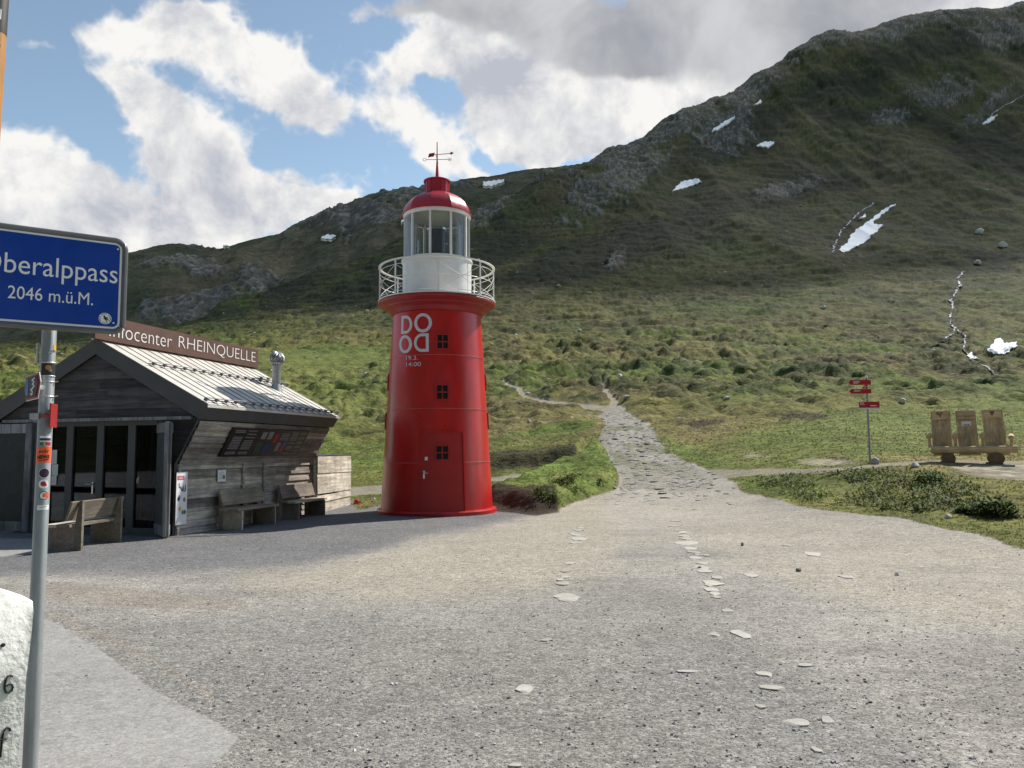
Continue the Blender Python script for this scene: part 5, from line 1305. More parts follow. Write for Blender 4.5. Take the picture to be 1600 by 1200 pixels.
# flue
def roof_hit(u, v):
    d = ray(u, v); A = HO + hX*XC + np.array([0, 0, ZA]); n_ = hX*rn[0] + np.array([0, 0, rn[2]]); t = np.dot(A-CAM, n_)/np.dot(d, n_); return hl(CAM+d*t)
fb = roof_hit(431.5, 608); zft = None
d_ = ray(434, 571); wy = (HO+hX*fb[0]+hA*fb[1])[1]; zft = float(at(434, 571, wy)[2]); zft2 = float(at(434, 548, wy)[2]); rr_ = 6.6/FPX*wy
m_ = MB(); m_.lathe([(rr_, fb[2]-.15), (rr_, zft-.06), (rr_*1.12, zft-.055), (rr_*1.12, zft-.01), (rr_*.6, zft)], 24, fb[0], fb[1]); m_.lathe([(rr_*1.6, fb[2]-.1), (rr_*1.02, fb[2]+.12)], 24, fb[0], fb[1], cap=False)
flue = m_.build('flue_pipe', M['steel'], hut, angle=35)
m_ = MB(); rc = (zft2-zft)/2*.92; zc_ = zft+rc*.95
for k in range(14):
    w = 2*math.pi*k/14
    m_.tube([(fb[0]+rc*math.sin(q)*math.cos(w+q*.35), fb[1]+rc*math.sin(q)*math.sin(w+q*.35), zc_-rc*math.cos(q)) for q in np.linspace(.35, 2.9, 9)], rc*.13, 5)
m_.lathe([(rc*.75*math.sin(q), zc_-rc*.8*math.cos(q)) for q in np.linspace(.2, 2.94, 9)], 14, fb[0], fb[1]); m_.build('cowl', M['steel'], flue, angle=40)
# shutters
def gpt(u, v): return hl(on_plane(u, v, (0, 0, 0), (0, 0, 1)))
def shutter(p0, p1, z0, z1, infill=True):
    p0, p1 = np.array([p0[0], p0[1], 0]), np.array([p1[0], p1[1], 0]); d = p1-p0; L = np.linalg.norm(d); d /= L; n_ = np.array([-d[1], d[0], 0]); ax = [d, n_, (0, 0, 1)]
    mbb = MB(); w = min(.16, L*.28)
    for s_ in (w/2, L-w/2): mbb.cur = tone_front(); mbb.box(p0+d*s_+np.array([0, 0, (z0+z1)/2]), (w, .05, z1-z0), ax)
    for z, h in ((z0+.11, .20), (z1-.11, .20)): mbb.cur = tone_front(); mbb.box(p0+d*L/2+np.array([0, 0, z]), (L-2*w-.004, .046, h), ax)
    sh = mbb.build('shutter', M['woodShut'], hut, bevel=.006)
    mbb = MB(); mbb.box(p0+d*L/2+np.array([0, 0, (z0+z1)/2]), (L-2*w+.01, .02, z1-z0-.35), ax); mbb.build('shutter_panel', M['curtain'], sh)
    return sh
zsh = hfac(250, 660, -.2)[2]
a_, b_, c_, e_ = gpt(232, 833), gpt(257, 843), gpt(261, 842), gpt(267, 836)
shutter(a_, b_, .04, zsh); shutter(c_, gpt(271, 830), .04, zsh)
l0, l1 = hfac(44, 830, -.14), hfac(-40, 830, -.14); shutter((l1[0], -.14), (l0[0], -.14), .05, 2.33)
l2, l3 = hfac(45, 830, -.06), hfac(64, 830, -.06); m_ = MB(); m_.cur = (.8, .8, .8); m_.box(((l2[0]+l3[0])/2, -.05, 1.2), (l3[0]-l2[0], .05, 2.3)); m_.box((l2[0], -.12, 1.75), (.05, .05, .08)); m_.box((l2[0], -.12, .75), (.05, .05, .08)); m_.build('shutter', M['woodShut'], hut)
m_ = MB(); m_.box((XC, -.06, .02), (3.7, .2, .05)); m_.build('door_sill', M['frameDark'], hut)

# things hung on the hut: information board, poster, notice
def hw(p): return HO + hX*p[0] + hA*p[1] + np.array([0, 0, p[2]])
def lean_pt(u, v, off=.05):
    P0 = HO + hX*(0+fn_[0]*off) + np.array([0, 0, ZF+fn_[2]*off]); n_ = hX*fn_[0] + np.array([0, 0, fn_[2]]); return on_plane(u, v, P0, n_)
q = [lean_pt(363, 666), lean_pt(483, 674), lean_pt(461, 712), lean_pt(341, 711)]
c = sum(q)/4; ex = (q[1]-q[0]+q[2]-q[3])/2; ey = (q[0]-q[3]+q[1]-q[2])/2; W_, H_ = np.linalg.norm(ex), np.linalg.norm(ey)
ib = bpy.data.objects.new('information_board', None); COL.objects.link(ib); tag(ib, 'dark long information board with pictures and text on the leaning wall of the hut', 'info board')
ax_x = hA.copy(); ax_y = hX*fl[0]+np.array([0, 0, fl[2]]); ax_z = hX*fn_[0]+np.array([0, 0, fn_[2]])
W_, H_ = abs(ex@ax_x), abs(ey@ax_y)
ib.matrix_world = Matrix(((ax_x[0], ax_y[0], ax_z[0], c[0]), (ax_x[1], ax_y[1], ax_z[1], c[1]), (ax_x[2], ax_y[2], ax_z[2], c[2]), (0, 0, 0, 1)))
m_ = MB(); m_.box((0, 0, .02), (W_, H_, .04)); m_.build('board_panel', M['boardprint'], ib)
def on_board(name, m, x0, x1, y0, y1, z=.0415): mbb = MB(); mbb.box(((x0+x1)/2*W_, (y0+y1)/2*H_, z), ((x1-x0)*W_, (y1-y0)*H_, .003)); return mbb.build(name, M[m], ib)
for c0, c1 in ((-.46, -.34), (-.32, -.20), (.12, .24), (.26, .36), (.38, .47)):
    m_ = MB(); y = .42
    while y > -.42:
        if random.random() < .86 and not (.10 < c0 < .25 and y < .05): m_.box(((c0+c1)/2*W_, y*H_, .0415), ((c1-c0)*W_*random.uniform(.85, 1), .030*H_, .003))
        y -= .058 if random.random() < .88 else .12
    m_.build('text_column', M['greyprint'], ib)
for (m__, *r) in (('greyprint', -.13, -.07, .14, .40), ('greyprint', -.05, .01, .14, .42), ('redDark', .04, .09, .02, .34), ('dullgreen', -.14, -.07, -.38, .02), ('navy', -.04, .04, -.4, -.02), ('dullblue', .20, .245, -.12, .06), ('redDark', .19, .24, -.36, -.12), ('greyprint', .12, .17, -.3, .02)): on_board('picture', m__, *r)
def wall_sheet(name, u0, u1, v0, v1, label, cat, x=.075):
    a, b = hside(u0, v1, x), hside(u1, v0, x); c = (a+b)/2
    root = thing(name, label, cat, tuple(hw((x, c[1], c[2]))), HRZ); return root, abs(b[1]-a[1]), abs(b[2]-a[2])
po, w_, h_ = wall_sheet('poster', 273.5, 293, 737, 821, 'tall white poster with red banner and small food pictures at the hut corner', 'poster')
m_ = MB(); m_.box((0, 0, 0), (.012, w_, h_)); m_.build('sheet', M['paper'], po)
m_ = MB(); m_.box((.008, -w_*.12, h_*.39), (.004, w_*.6, h_*.075)); m_.build('red_banner', M['redSign'], po)
m_ = MB()
for k in range(2): m_.box((.011, -w_*.14, h_*(.403-.03*k)), (.003, w_*.45, h_*.010))
m_.build('banner_text', M['paper'], po)
m_ = MB()
pts = [(-.33, .26), (-.22, .29), (-.28, .22), (-.12, .19), (-.2, .24), (.02, .13), (-.02, .22), (.1, .12), (.16, .24), (.2, .13), (.28, .12), (.32, .26), (.36, .13)]
for a, b in zip(pts, pts[1:]): m_.tube([(.008, a[0]*w_, a[1]*h_), (.008, b[0]*w_, b[1]*h_)], .005, 5)
m_.build('script_drawing', M['ink'], po)
for k, (y, z, m__) in enumerate(((-.22, .02, 'greyprint'), (.25, -.03, 'orange'), (-.15, -.20, 'yellow'), (.12, -.27, 'greyprint'), (.32, -.27, 'green'), (-.28, -.01, 'navy'))):
    m_ = MB(); m_.lathe([(.036, 0), (.036, .004)], 14); m_.xform(lambda p: np.array([.006+p[2], y*w_+p[0], z*h_+p[1]*1.3])); m_.build('food_picture', M[m__], po)
no, w_, h_ = wall_sheet('paper_notice', 340, 353, 734, 753, 'small white paper notice pinned to the dark side wall of the hut', 'notice')
m_ = MB(); m_.box((0, 0, 0), (.006, w_, h_)); m_.build('sheet', M['paper'], no)
m_ = MB()
for k in range(7): m_.box((.0042, -w_*.05, h_*(.32-.09*k)), (.003, w_*(.5 if k == 0 else .66), h_*.02))
m_.box((.0042, w_*.24, -h_*.12), (.0034, w_*.3, h_*.34)); m_.build('print', M['greyprint'], no)

# ------------------------------------------------------------------ wooden benches
def bench(name, label, loc, rz, Ls=1.2, over=.22):
    """faces +x; length along y"""
    r = thing(name, label, 'bench', loc, rz, 'plank benches by the hut')
    for s_ in (-1, 1):
        m_ = MB(); m_.cur = tone_side(); m_.box((.31, s_*Ls/2, .205), (.50, .05, .41)); m_.build('side_panel', M['woodBench'], r, bevel=.004)
        m_ = MB(); m_.cur = tone_side(); y = s_*Ls/2
        P = [(-.02, 0), (.10, 0), (.10, .45), (.035, .86), (-.02, .86)]
        m_.add([(x, y-.031, z) for x, z in P] + [(x, y+.031, z) for x, z in P], [tuple(range(5)), tuple(range(9, 4, -1))] + [(i, (i+1) % 5, 5+(i+1) % 5, 5+i) for i in range(5)]); m_.build('upright', M['woodBench'], r)
    m_ = MB()
    for k in range(2): m_.cur = tone_side(); m_.box((.20+.235*k, 0, .442), (.225, Ls+over*2, .055))
    m_.build('seat', M['woodBench'], r, bevel=.006)
    m_ = MB(); m_.cur = tone_side(); t_ = math.radians(17); up = np.array([-math.sin(t_), 0, math.cos(t_)]); nx = np.array([math.cos(t_), 0, math.sin(t_)])
    m_.box(np.array([.165, 0, .53])+up*.165, (.04, Ls+over*2, .34), [nx, (0, 1, 0), up]); m_.build('backrest', M['woodBench'], r, bevel=.006)
    return r
pA0, pA1 = on_plane(126, 861, (0, 0, 0), (0, 0, 1)), on_plane(187, 848, (0, 0, 0), (0, 0, 1)); dA = pA1-pA0
bench('bench', 'plank bench in front of the hut doors, seen from behind', tuple((pA0+pA1)/2), math.atan2(dA[1], dA[0])-math.pi/2+math.pi, float(np.linalg.norm(dA)), .2)
def wall_bench(ua, va, ub, vb, label):
    a, b = gpt(ua, va), gpt(ub, vb); Ls = abs(b[1]-a[1]); c = (a+b)/2
    return bench('bench', label, tuple(hw((max(c[0]-.56, .12), c[1], 0))), HRZ, Ls, .16)
wall_bench(362, 828, 411, 819, 'dark plank bench against the shaded part of the hut side wall, nearer one')
wall_bench(446, 812.5, 488, 805.5, 'plank bench with pale seat against the sunlit far part of the hut wall')

# ------------------------------------------------------------------ board enclosure behind the hut
f0, f1 = on_plane(494, 803, (0, 0, 0), (0, 0, 1)), on_plane(546.5, 791, (0, 0, 0), (0, 0, 1)); fd = f1-f0; FL = float(np.linalg.norm(fd)); fd /= FL
fe = thing('board_enclosure', 'pale sunbleached board enclosure adjoining the far end of the hut', 'fence', tuple(f0), math.atan2(fd[1], fd[0])-math.pi/2)
m_ = MB(); Hh = 1.56; z = .02
for k, h in enumerate((.30, .16, .07, .44, .10, .46)):
    if k == 2:
        m_.cur = (.95, .95, .95); m_.box((0, FL*.80, z+h/2), (.03, FL*.38, h)); z += h; continue
    t = random.uniform(.9, 1.12); m_.cur = (t, t*.99, t*.96); o = .012 if k % 2 else 0
    a, b = random.uniform(-.015, .015), random.uniform(-.015, .015)
    m_.quadbox([(o, 0, z-.012+a), (o, FL, z-.012+b), (o-.012, FL, z+h), (o-.012, 0, z+h)], (1, 0, 0), .026); z += h
m_.build('front_boards', M['woodFence'], fe)
m_ = MB(); 
for k in range(5): t = random.uniform(.75, 1.1); m_.cur = (t, t, t); m_.box((-.7, FL-.012, .17+k*.31), (1.36, .024, .30)); 
for y in (.06, FL-.06): m_.box((-.06, y, .76), (.08, .08, 1.5))
m_.box((-1.4, FL/2, .76), (.024, FL, 1.5)); m_.build('end_boards', M['woodFence'], fe)
m_ = MB(); m_.quadbox([(.03, -.02, Hh+.02), (.03, FL+.03, Hh-.01), (-1.42, FL+.03, Hh+.05), (-1.42, -.02, Hh+.08)], (0, 0, 1), .025); m_.build('lid', M['fascia'], fe)

# ------------------------------------------------------------------ place-name sign on its post
PP = at(61, 880, 3.45); PX_, PY_ = float(PP[0]), float(PP[1]); PR = .0295
ztop_ = float(at(80, 440, PY_)[2])
sgn = thing('place_sign', 'blue place-name sign on a grey steel post with stickers, close at left', 'road sign', (PX_, PY_, 0))
m_ = MB(); m_.lathe([(PR, -.02), (PR, ztop_), (PR*.8, ztop_+.01)], 32); pole = m_.build('post', M['galv'], sgn, angle=40)
AL = math.radians(34); sd = np.array([math.cos(AL), math.sin(AL), 0]); sn = np.array([math.sin(AL), -math.cos(AL), 0])
sc0 = np.array([PX_, PY_, 0]) + sn*(PR+.035)
def sp_(u, v): p = on_plane(u, v, sc0, sn)-sc0; return np.array([p@sd, p[2]])
xr_ = sp_(195, 450)[0]; xl_ = -xr_*1.0-.06; zt_ = (sp_(180, 377)[1]+sp_(10, 350)[1])/2; zb__ = (sp_(180, 520)[1]+sp_(10, 508)[1])/2
W2, H2 = xr_-xl_, zt_-zb__
loc = lambda x, z, o=0.0: np.array([0, 0, 0]) + sn*(PR+.035+o) + sd*x + np.array([0, 0, z])
def rrect(x0, x1, z0, z1, r, n=6):
    P = []
    for cx_, cz_, a in ((x1-r, z1-r, 0), (x0+r, z1-r, 90), (x0+r, z0+r, 180), (x1-r, z0+r, 270)):
        for k in range(n+1): w = math.radians(a+90*k/n); P.append((cx_+r*math.cos(w), cz_+r*math.sin(w)))
    return P
def plate(mbb, P, o0, o1):
    n = len(P); mbb.add([loc(x, z, o0) for x, z in P] + [loc(x, z, o1) for x, z in P], [tuple(range(n)), tuple(range(2*n-1, n-1, -1))] + [(i, (i+1) % n, n+(i+1) % n, n+i) for i in range(n)])
m_ = MB(); plate(m_, rrect(xl_+.01, xr_-.01, zb__+.01, zt_-.01, .03), -.004, .004); pan = m_.build('sign_panel', M['signwhite'], sgn)
m_ = MB(); plate(m_, rrect(xl_+.026, xr_-.026, zb__+.026, zt_-.026, .022), .0042, .0056); m_.build('blue_field', M['blue'], pan)
m_ = MB(); m_.tube([loc(x, z, 0) for x, z in rrect(xl_+.004, xr_-.004, zb__+.004, zt_-.004, .045, 8)], .0135, 10, closed=True); m_.build('sign_frame', M['signframe'], sgn, smooth=True)
m_ = MB()
for z in (zb__+.09, zt_-.09): m_.tube([np.array([PR*1.15*math.cos(w), PR*1.15*math.sin(w), z]) for w in np.linspace(0, 6.283, 20, endpoint=False)], .006, 6, closed=True); m_.box(loc(0, z, -.018), (.09, .028, .022), [sd, sn, (0, 0, 1)])
m_.build('sign_clamp', M['steel'], sgn)
# lettering: fitted between measured points
def slope_box(mbb, txt, x0, x1, z0, z1, box, off=.006, bold=.0):
    put_text(mbb, txt, lambda x, y: loc(x0+(x1-x0)*x, z0+(z1-z0)*y, off), bold, box)
m_ = MB()
V, F_, lo, hi = text_mesh('Oberalppass', .0); Vb, Fb, lob, hib = text_mesh('beralppass', .0)
xs0, xs1 = sp_(6, 430)[0], sp_(183, 445)[0]; kx = (xs1-xs0)/(hib[0]-lob[0])
zbase = sp_(10, 424)[1]; zbase2 = sp_(180, 444.5)[1]; zb_m = (zbase+zbase2)/2; zcap = (sp_(9, 391)[1]-sp_(9, 424)[1]); ky = zcap/.73
m_.add([loc(xs1-(hi[0]-p[0])*kx, zb_m+p[1]*ky, .0066) for p in V], F_); m_.build('name_lettering', M['signwhite'], pan); m_ = MB()
V, F_, lo, hi = text_mesh('2046 m.ü.M.', 0.0)
x0, x1 = sp_(12, 460)[0], sp_(145, 475)[0]; kx2 = (x1-x0)/(hi[0]-lo[0]); zb2 = (sp_(15, 465)[1]+sp_(140, 478)[1])/2; k2 = (sp_(20, 446)[1]-sp_(20, 466.5)[1])/.71
m_.add([loc(x0+(p[0]-lo[0])*kx2, zb2+p[1]*k2, .0066) for p in V], F_)
m_.build('altitude_lettering', M['signwhite'], pan)
m_ = MB(); cx_, cz_ = sp_(164, 498); rs = abs(sp_(174, 498)[0]-cx_)
P = [(cx_+rs*math.cos(w), cz_+rs*math.sin(w)) for w in np.linspace(0, 6.283, 28, endpoint=False)]; plate(m_, P, .006, .0068); stk = m_.build('round_sticker', M['signwhite'], pan)
m_ = MB(); rr2 = random.Random(4)
for k in range(9):
    w = rr2.uniform(0, 6.28); q_ = rr2.uniform(0, .5)*rs; m_.box(loc(cx_+q_*math.cos(w), cz_+q_*math.sin(w), .0072), (rs*rr2.uniform(.2, .5), .001, rs*rr2.uniform(.1, .3)), [sd*math.cos(w)+np.array([0, 0, math.sin(w)]), sn, -sd*math.sin(w)+np.array([0, 0, math.cos(w)])])
for k in range(22):
    w = k*.2856; 
    if k % 5 == 4: continue
    m_.box(loc(cx_+rs*.82*math.cos(w), cz_+rs*.82*math.sin(w), .0072), (rs*.14, .001, rs*.14), [sd, sn, (0, 0, 1)])
m_.build('sticker_print', M['ink'], stk)
m_ = MB()
for u, v in ((184, 390), (177, 505)): a = sp_(u, v); plate(m_, [(a[0]+.004*math.cos(w), a[1]+.004*math.sin(w)) for w in np.linspace(0, 6.283, 10, endpoint=False)], .0056, .008)
m_.build('rivet', M['signwhite'], pan)
# stickers round the post. angle 0 looks at the viewer
thc = math.atan2(-PX_, PY_)*1.0
def ppt(a, z, o=.0008): w = a - math.atan2(PX_, PY_); return np.array([(PR+o)*math.sin(w), -(PR+o)*math.cos(w), z])
def pz(v): return float(at(66, v, PY_-PR)[2])
def pa(u, v):
    cu = 79-(v-515)*.0455; return math.asin(max(-.97, min(.97, (u-cu)/10.2)))
def post_patch(name, u0, u1, v0, v1, m, parent=None, o=.0008, tilt=0.0):
    a0_, a1_ = pa(u0, (v0+v1)/2), pa(u1, (v0+v1)/2); mbb = MB(); n = 10
    V = [];
    for k in range(n+1): a = a0_+(a1_-a0_)*k/n; V += [ppt(a, pz(v1)+tilt*k/n, o), ppt(a, pz(v0)+tilt*k/n, o)]
    mbb.add(V, [(2*k, 2*k+2, 2*k+3, 2*k+1) for k in range(n)]); return mbb.build(name, M[m], parent or pole, smooth=True)
def post_disc(name, u, v, r, m, parent=None, o=.0008, hole=0):
    zc = pz(v); rz_ = abs(pz(v+r)-zc); a_c = pa(u, v); ra = rz_/PR; mbb = MB(); N = 28
    if hole:
        V = [ppt(a_c+ra*q*math.cos(w), zc+rz_*q*math.sin(w), o) for q in (1, hole) for w in np.linspace(0, 6.283, N, endpoint=False)]
        mbb.add(V, [(k, (k+1) % N, N+(k+1) % N, N+k) for k in range(N)])
    else:
        V = [ppt(a_c, zc, o)] + [ppt(a_c+ra*q*math.cos(w), zc+rz_*q*math.sin(w), o) for q in (.5, 1) for w in np.linspace(0, 6.283, N, endpoint=False)]
        mbb.add(V, [(0, 1+k, 1+(k+1) % N) for k in range(N)] + [(1+k, 1+N+k, 1+N+(k+1) % N, 1+(k+1) % N) for k in range(N)])
    return mbb.build(name, M[m], parent or pole, smooth=True)
post_patch('sticker', 84, 88.5, 538, 549, 'yellow')
s1 = post_patch('sticker', 68, 87, 567.5, 586, 'ink'); post_disc('sticker_print', 77, 574, 4, 'orange', s1, .0016); post_disc('sticker_print', 79.5, 578, 2.6, 'greyprint', s1, .0018)
for v in (566, 587, 596, 619): 
    m_ = MB(); m_.tube([np.array([PR*1.05*math.cos(w), PR*1.05*math.sin(w), pz(v)]) for w in np.linspace(0, 6.283, 24, endpoint=False)], .0025, 5, closed=True)
    if v > 590: m_.tube([ppt(1.2, pz(v), .002), ppt(1.3, pz(v)+.004, .016)], .003, 5)
    m_.build('strap', M['steel'], pole)
s1 = post_patch('sticker', 65, 79, 681, 690, 'paper'); post_patch('sticker_print', 65, 79, 684.5, 688.5, 'navy', s1, .0014); post_patch('sticker_print', 65.5, 70, 691, 695.5, 'green', s1, .0014); post_patch('sticker_print', 70, 72, 691, 695.5, 'yellow', s1, .0014); post_patch('sticker_print', 72, 79, 691, 695.5, 'redSign', s1, .0014)
s1 = post_patch('sticker', 60.5, 79.5, 699, 724, 'orangeStk', None, .0008, .004)
m_ = MB()
def ptxt(txt, u0, u1, v0, v1, bold=.02, tilt=.003):
    a0_, a1_ = pa(u0, (v0+v1)/2), pa(u1, (v0+v1)/2); put_text(m_, txt, lambda x, y: ppt(a0_+(a1_-a0_)*x, pz(v1)+(pz(v0)-pz(v1))*y+tilt*x, .0018), bold)
ptxt('soly', 64, 77, 703, 709); ptxt('NEWS', 62, 77, 711.5, 717.5, .05)
m_.build('sticker_print', M['ink'], s1); post_patch('sticker_print', 63, 76, 719.3, 720.6, 'ink', s1, .0016, .006)
s1 = post_disc('sticker', 70.5, 739.3, 7.8, 'paper'); post_disc('sticker_print', 70.5, 739.3, 7.1, 'plum', s1, .0016)
s1 = post_disc('sticker', 69.5, 756.3, 7.2, 'paper'); post_disc('sticker_print', 69, 756, 3.8, 'redDark', s1, .0016); post_disc('sticker_print', 71.5, 758, 2.2, 'redSign', s1, .0017)
s1 = post_disc('sticker', 69.5, 774.5, 6.6, 'paper'); post_disc('sticker_print', 69.5, 774.5, 6.6, 'ink', s1, .0016, .84); post_patch('sticker_print', 68, 76, 771, 777, 'orangeStk', s1, .0018)
s1 = post_patch('sticker', 60.7, 75.5, 789.5, 797, 'paper'); post_patch('sticker_print', 63, 73, 793, 793.8, 'greyprint', s1, .0016, .006)
# small rod with clamp left of the post
pz_ = lambda v: float(at(62, v, PY_)[2])
px_ = lambda u, v: float(at(u, v, PY_)[0])-PX_
m_ = MB(); m_.tube([(px_(59.7, 536), 0, pz_(536)), (px_(58.7, 568), 0, pz_(568))], .0065, 10); m_.tube([(px_(60, 551), 0, pz_(551)), (PR*.3, -.01, pz_(551))], .004, 6); m_.tube([(PR*.5, -.02, pz_(551)), (PR+.014, -.02, pz_(550))], .0055, 6); m_.build('rod_clamp', M['steel'], sgn, angle=40)
# small six-sided trail plate seen at a slant
c6 = np.array([px_(59.5, 606), -.035, pz_(606)]); e1 = np.array([math.cos(1.05), math.sin(1.05)*-1, 0]); e1 = np.array([.877, -.48, 0])
ha = .062; hb_ = .062
hexp = [(-ha, 0), (-ha*.82, hb_*.82), (ha*.75, hb_*1.05), (ha, hb_*.35), (ha*.72, -hb_*.85), (-ha*.72, -hb_)]
nrm6 = np.array([-.48, -.877, 0])
def hexplate(name, k, o, m, parent):
    mbb = MB(); P = [c6 + e1*x*k + np.array([0, 0, z*k]) + nrm6*o for x, z in hexp]; mbb.quadbox; n = len(P)
    mbb.add(P + [p+nrm6*.003 for p in P], [tuple(range(n)), tuple(range(2*n-1, n-1, -1))] + [(i, (i+1) % n, n+(i+1) % n, n+i) for i in range(n)]); return mbb.build(name, M[m], parent)
h6 = hexplate('trail_plate', 1.0, 0, 'paper', sgn); hexplate('plate_border', .95, .0032, 'redDark', h6); hexplate('plate_field', .80, .0064, 'plum', h6)
m_ = MB(); o6 = lambda x, z: c6 + e1*x + np.array([0, 0, z]) + nrm6*.0100
m_.quadbox([o6(-.042, -.03), o6(-.022, -.036), o6(-.022, .04), o6(-.042, .035)], nrm6, .0006); m_.build('plate_print', M['skyblue'], h6)
m_ = MB()
pts = [(.0, -.03), (.012, -.036), (.014, -.02), (.002, -.012), (.016, -.004), (.026, .004), (.012, .012), (.024, .022), (.008, .03), (.026, .04)]
for a, b in zip(pts, pts[1:]): m_.tube([o6(*a), o6(*b)], .003, 5)
m_.tube([c6+nrm6*-.001+e1*.03, (0, -PR*.7, c6[2])], .012, 6); m_.build('plate_print', M['paper'], h6)
# red plate on a bracket, edge-on
cz = pz_(650); m_ = MB(); n_r = np.array([.973, .23, 0]); t_r = np.array([-.23, .973, 0])
cr = np.array([px_(89.5, 650), -.03, cz]); m_.box(cr, (.006, .085, .105), [n_r, t_r, (0, 0, 1)]); m_.build('red_plate', M['redDark'], sgn)
m_ = MB(); m_.box(((px_(61, 650)-.0)/2-.01, -PR*.9, pz_(651)), (.04, .035, .026)); m_.build('plate_clamp', M['steel'], sgn)
m_ = MB(); m_.tube([(px_(74, 648), -PR-.004, cz-.001), (px_(80, 648), -PR-.016, cz+.003), cr], .0085, 8); m_.build('plate_arm', M['redDark'], sgn, smooth=True)

# ------------------------------------------------------------------ whitewashed stone with black lettering
YS = 2.62
MN = np.array([.85, -.53, 0]); MN /= np.linalg.norm(MN); MP0 = at(30, 1050, 2.75)
def mpl(u, v, o=0.0): return on_plane(u, v, MP0 + MN*o, MN)
sp0 = mpl(-40, 1050)
ms_ = thing('milestone', 'whitewashed stone with hand painted black characters at the lower left edge', 'milestone', (float(sp0[0]), float(sp0[1]), 0))
SP = np.array([sp0[0], sp0[1], 0])
out_ = [(47, 937), (48, 952), (45, 985), (41, 1020), (36, 1060), (31, 1105), (26, 1150), (23, 1205), (20, 1300), (18, 1500), (-220, 1500), (-222, 1200), (-228, 1000), (-205, 930), (-150, 905), (-80, 903), (-30, 911), (10, 922), (34, 930)]
L_ = [mpl(u, v)-SP for u, v in out_]
m_ = MB(); n = len(L_)
rr3 = random.Random(3)
R1 = [(p[0], p[1], max(p[2], -.02)) for p in L_]; cen = np.mean(np.array(R1), 0)
inn = lambda k, y: [tuple(cen + (np.array(p)-cen)*k - MN*y) for p in R1]
rings = [inn(.965, -.030), inn(.988, -.022), inn(1.0, -.004), inn(.97, .20), inn(.92, .23)]
V = [p for r in rings for p in r]; F_ = [(j*n+i, j*n+(i+1) % n, (j+1)*n+(i+1) % n, (j+1)*n+i) for j in range(len(rings)-1) for i in range(n)] + [tuple(range(n)), tuple(range(5*n-1, 4*n-1, -1))]
m_.add(V, F_); st = m_.build('stone_body', M['stone_white'], ms_, angle=50)
msp = lambda u, v: mpl(u, v, .033)-SP
m_ = MB()
def stroke(pts, r): m_.tube([msp(*p) for p in pts], r, 6)
a = msp(4.5, 1008); m_.lathe([(.0065, -.002), (.0065, .003)], 14); ml = np.array([-MN[1], MN[0], 0]); m_.v[-28:] = [tuple(a+ml*p[0]+MN*p[2]+np.array([0, 0, p[1]])) for p in m_.v[-28:]]; m_.build('painted_character', M['ink'], st, smooth=True); m_ = MB()
stroke([(20, 1057), (16, 1055), (12, 1057), (9, 1063), (7.5, 1070), (7.5, 1077), (10, 1082), (14, 1082.5), (18.5, 1079), (20.5, 1074), (18.5, 1069.5), (14, 1069), (9.5, 1072)], .0034); m_.build('painted_character', M['ink'], st, smooth=True); m_ = MB()
stroke([(16.5, 1142), (15, 1138), (11, 1137), (7, 1140), (4.5, 1148), (2.8, 1160), (1.8, 1172), (.5, 1183)], .0035); stroke([(-4, 1156), (3, 1155.5), (11, 1154)], .0033)
m_.build('painted_character', M['ink'], st, smooth=True)

# ------------------------------------------------------------------ orange snow pole with black top
ow = at(-18, 205, 3.6); sp_r = .052
op = thing('snow_pole', 'tall orange wooden snow pole with black top at the upper left edge', 'pole', (float(at(3.6, 100, 3.6)[0]-sp_r-.012*3.4), 3.6, 0)); op.rotation_euler = (0, .012, 0)
zk = float(at(5, 53, 3.6)[2])
m_ = MB(); m_.lathe([(sp_r*1.02, -.05), (sp_r, 2.0), (sp_r, zk)], 28); m_.build('shaft', M['orange'], op, angle=40)
m_ = MB(); m_.lathe([(sp_r*1.015, zk), (sp_r*1.015, zk+.55), (sp_r*.7, zk+.58)], 28); bt = m_.build('black_top', M['ink'], op, angle=40)
m_ = MB(); m_.tube([(sp_r*.86, -sp_r*.56, zk+.06), (sp_r*.86, -sp_r*.56, zk+.11)], .004, 6); m_.build('reflector', M['paper'], bt)
m_ = MB()
for v in (75, 100, 122, 137, 180): z = float(at(5, v, 3.6)[2]); m_.lathe([(.005, -.006), (.005, .006)], 8, sp_r*.9, -sp_r*.48); m_.v[-16:] = [(p[0], p[1], p[2]+z) for p in m_.v[-16:]]
m_.build('nail', M['ink'], op)

# ------------------------------------------------------------------ red trail signpost
def root_at(u, v): return hit(u, v, 12)
tp = root_at(1359.5, 724); kx = tp[1]/FPX
ts = thing('trail_signpost', 'thin grey post with two red arrow signs and a red plate on the meadow', 'signpost', tuple(tp))
lx = lambda u, v: float(at(u, v, tp[1])[0]-tp[0]); lz = lambda u, v: float(at(u, v, tp[1])[2]-tp[2])
m_ = MB(); zt2 = lz(1354, 588); m_.tube([(0, 0, -.1), (lx(1353.6, 590), 0, zt2)], .030, 12); tpo = m_.build('post', M['galv'], ts, angle=40)
m_ = MB(); m_.lathe([(.040, zt2-.05), (.044, zt2-.01), (.02, zt2+.03)], 12, lx(1353.6, 590), 0); m_.build('post_cap', M['signwhite'], tpo, angle=40)
m_ = MB(); zc = lz(1354, 593); m_.tube([(lx(1353.8, 596), 0, zc-.03), (lx(1353.7, 592), 0, zc+.02)], .032, 12); m_.build('red_band', M['redSign'], tpo)
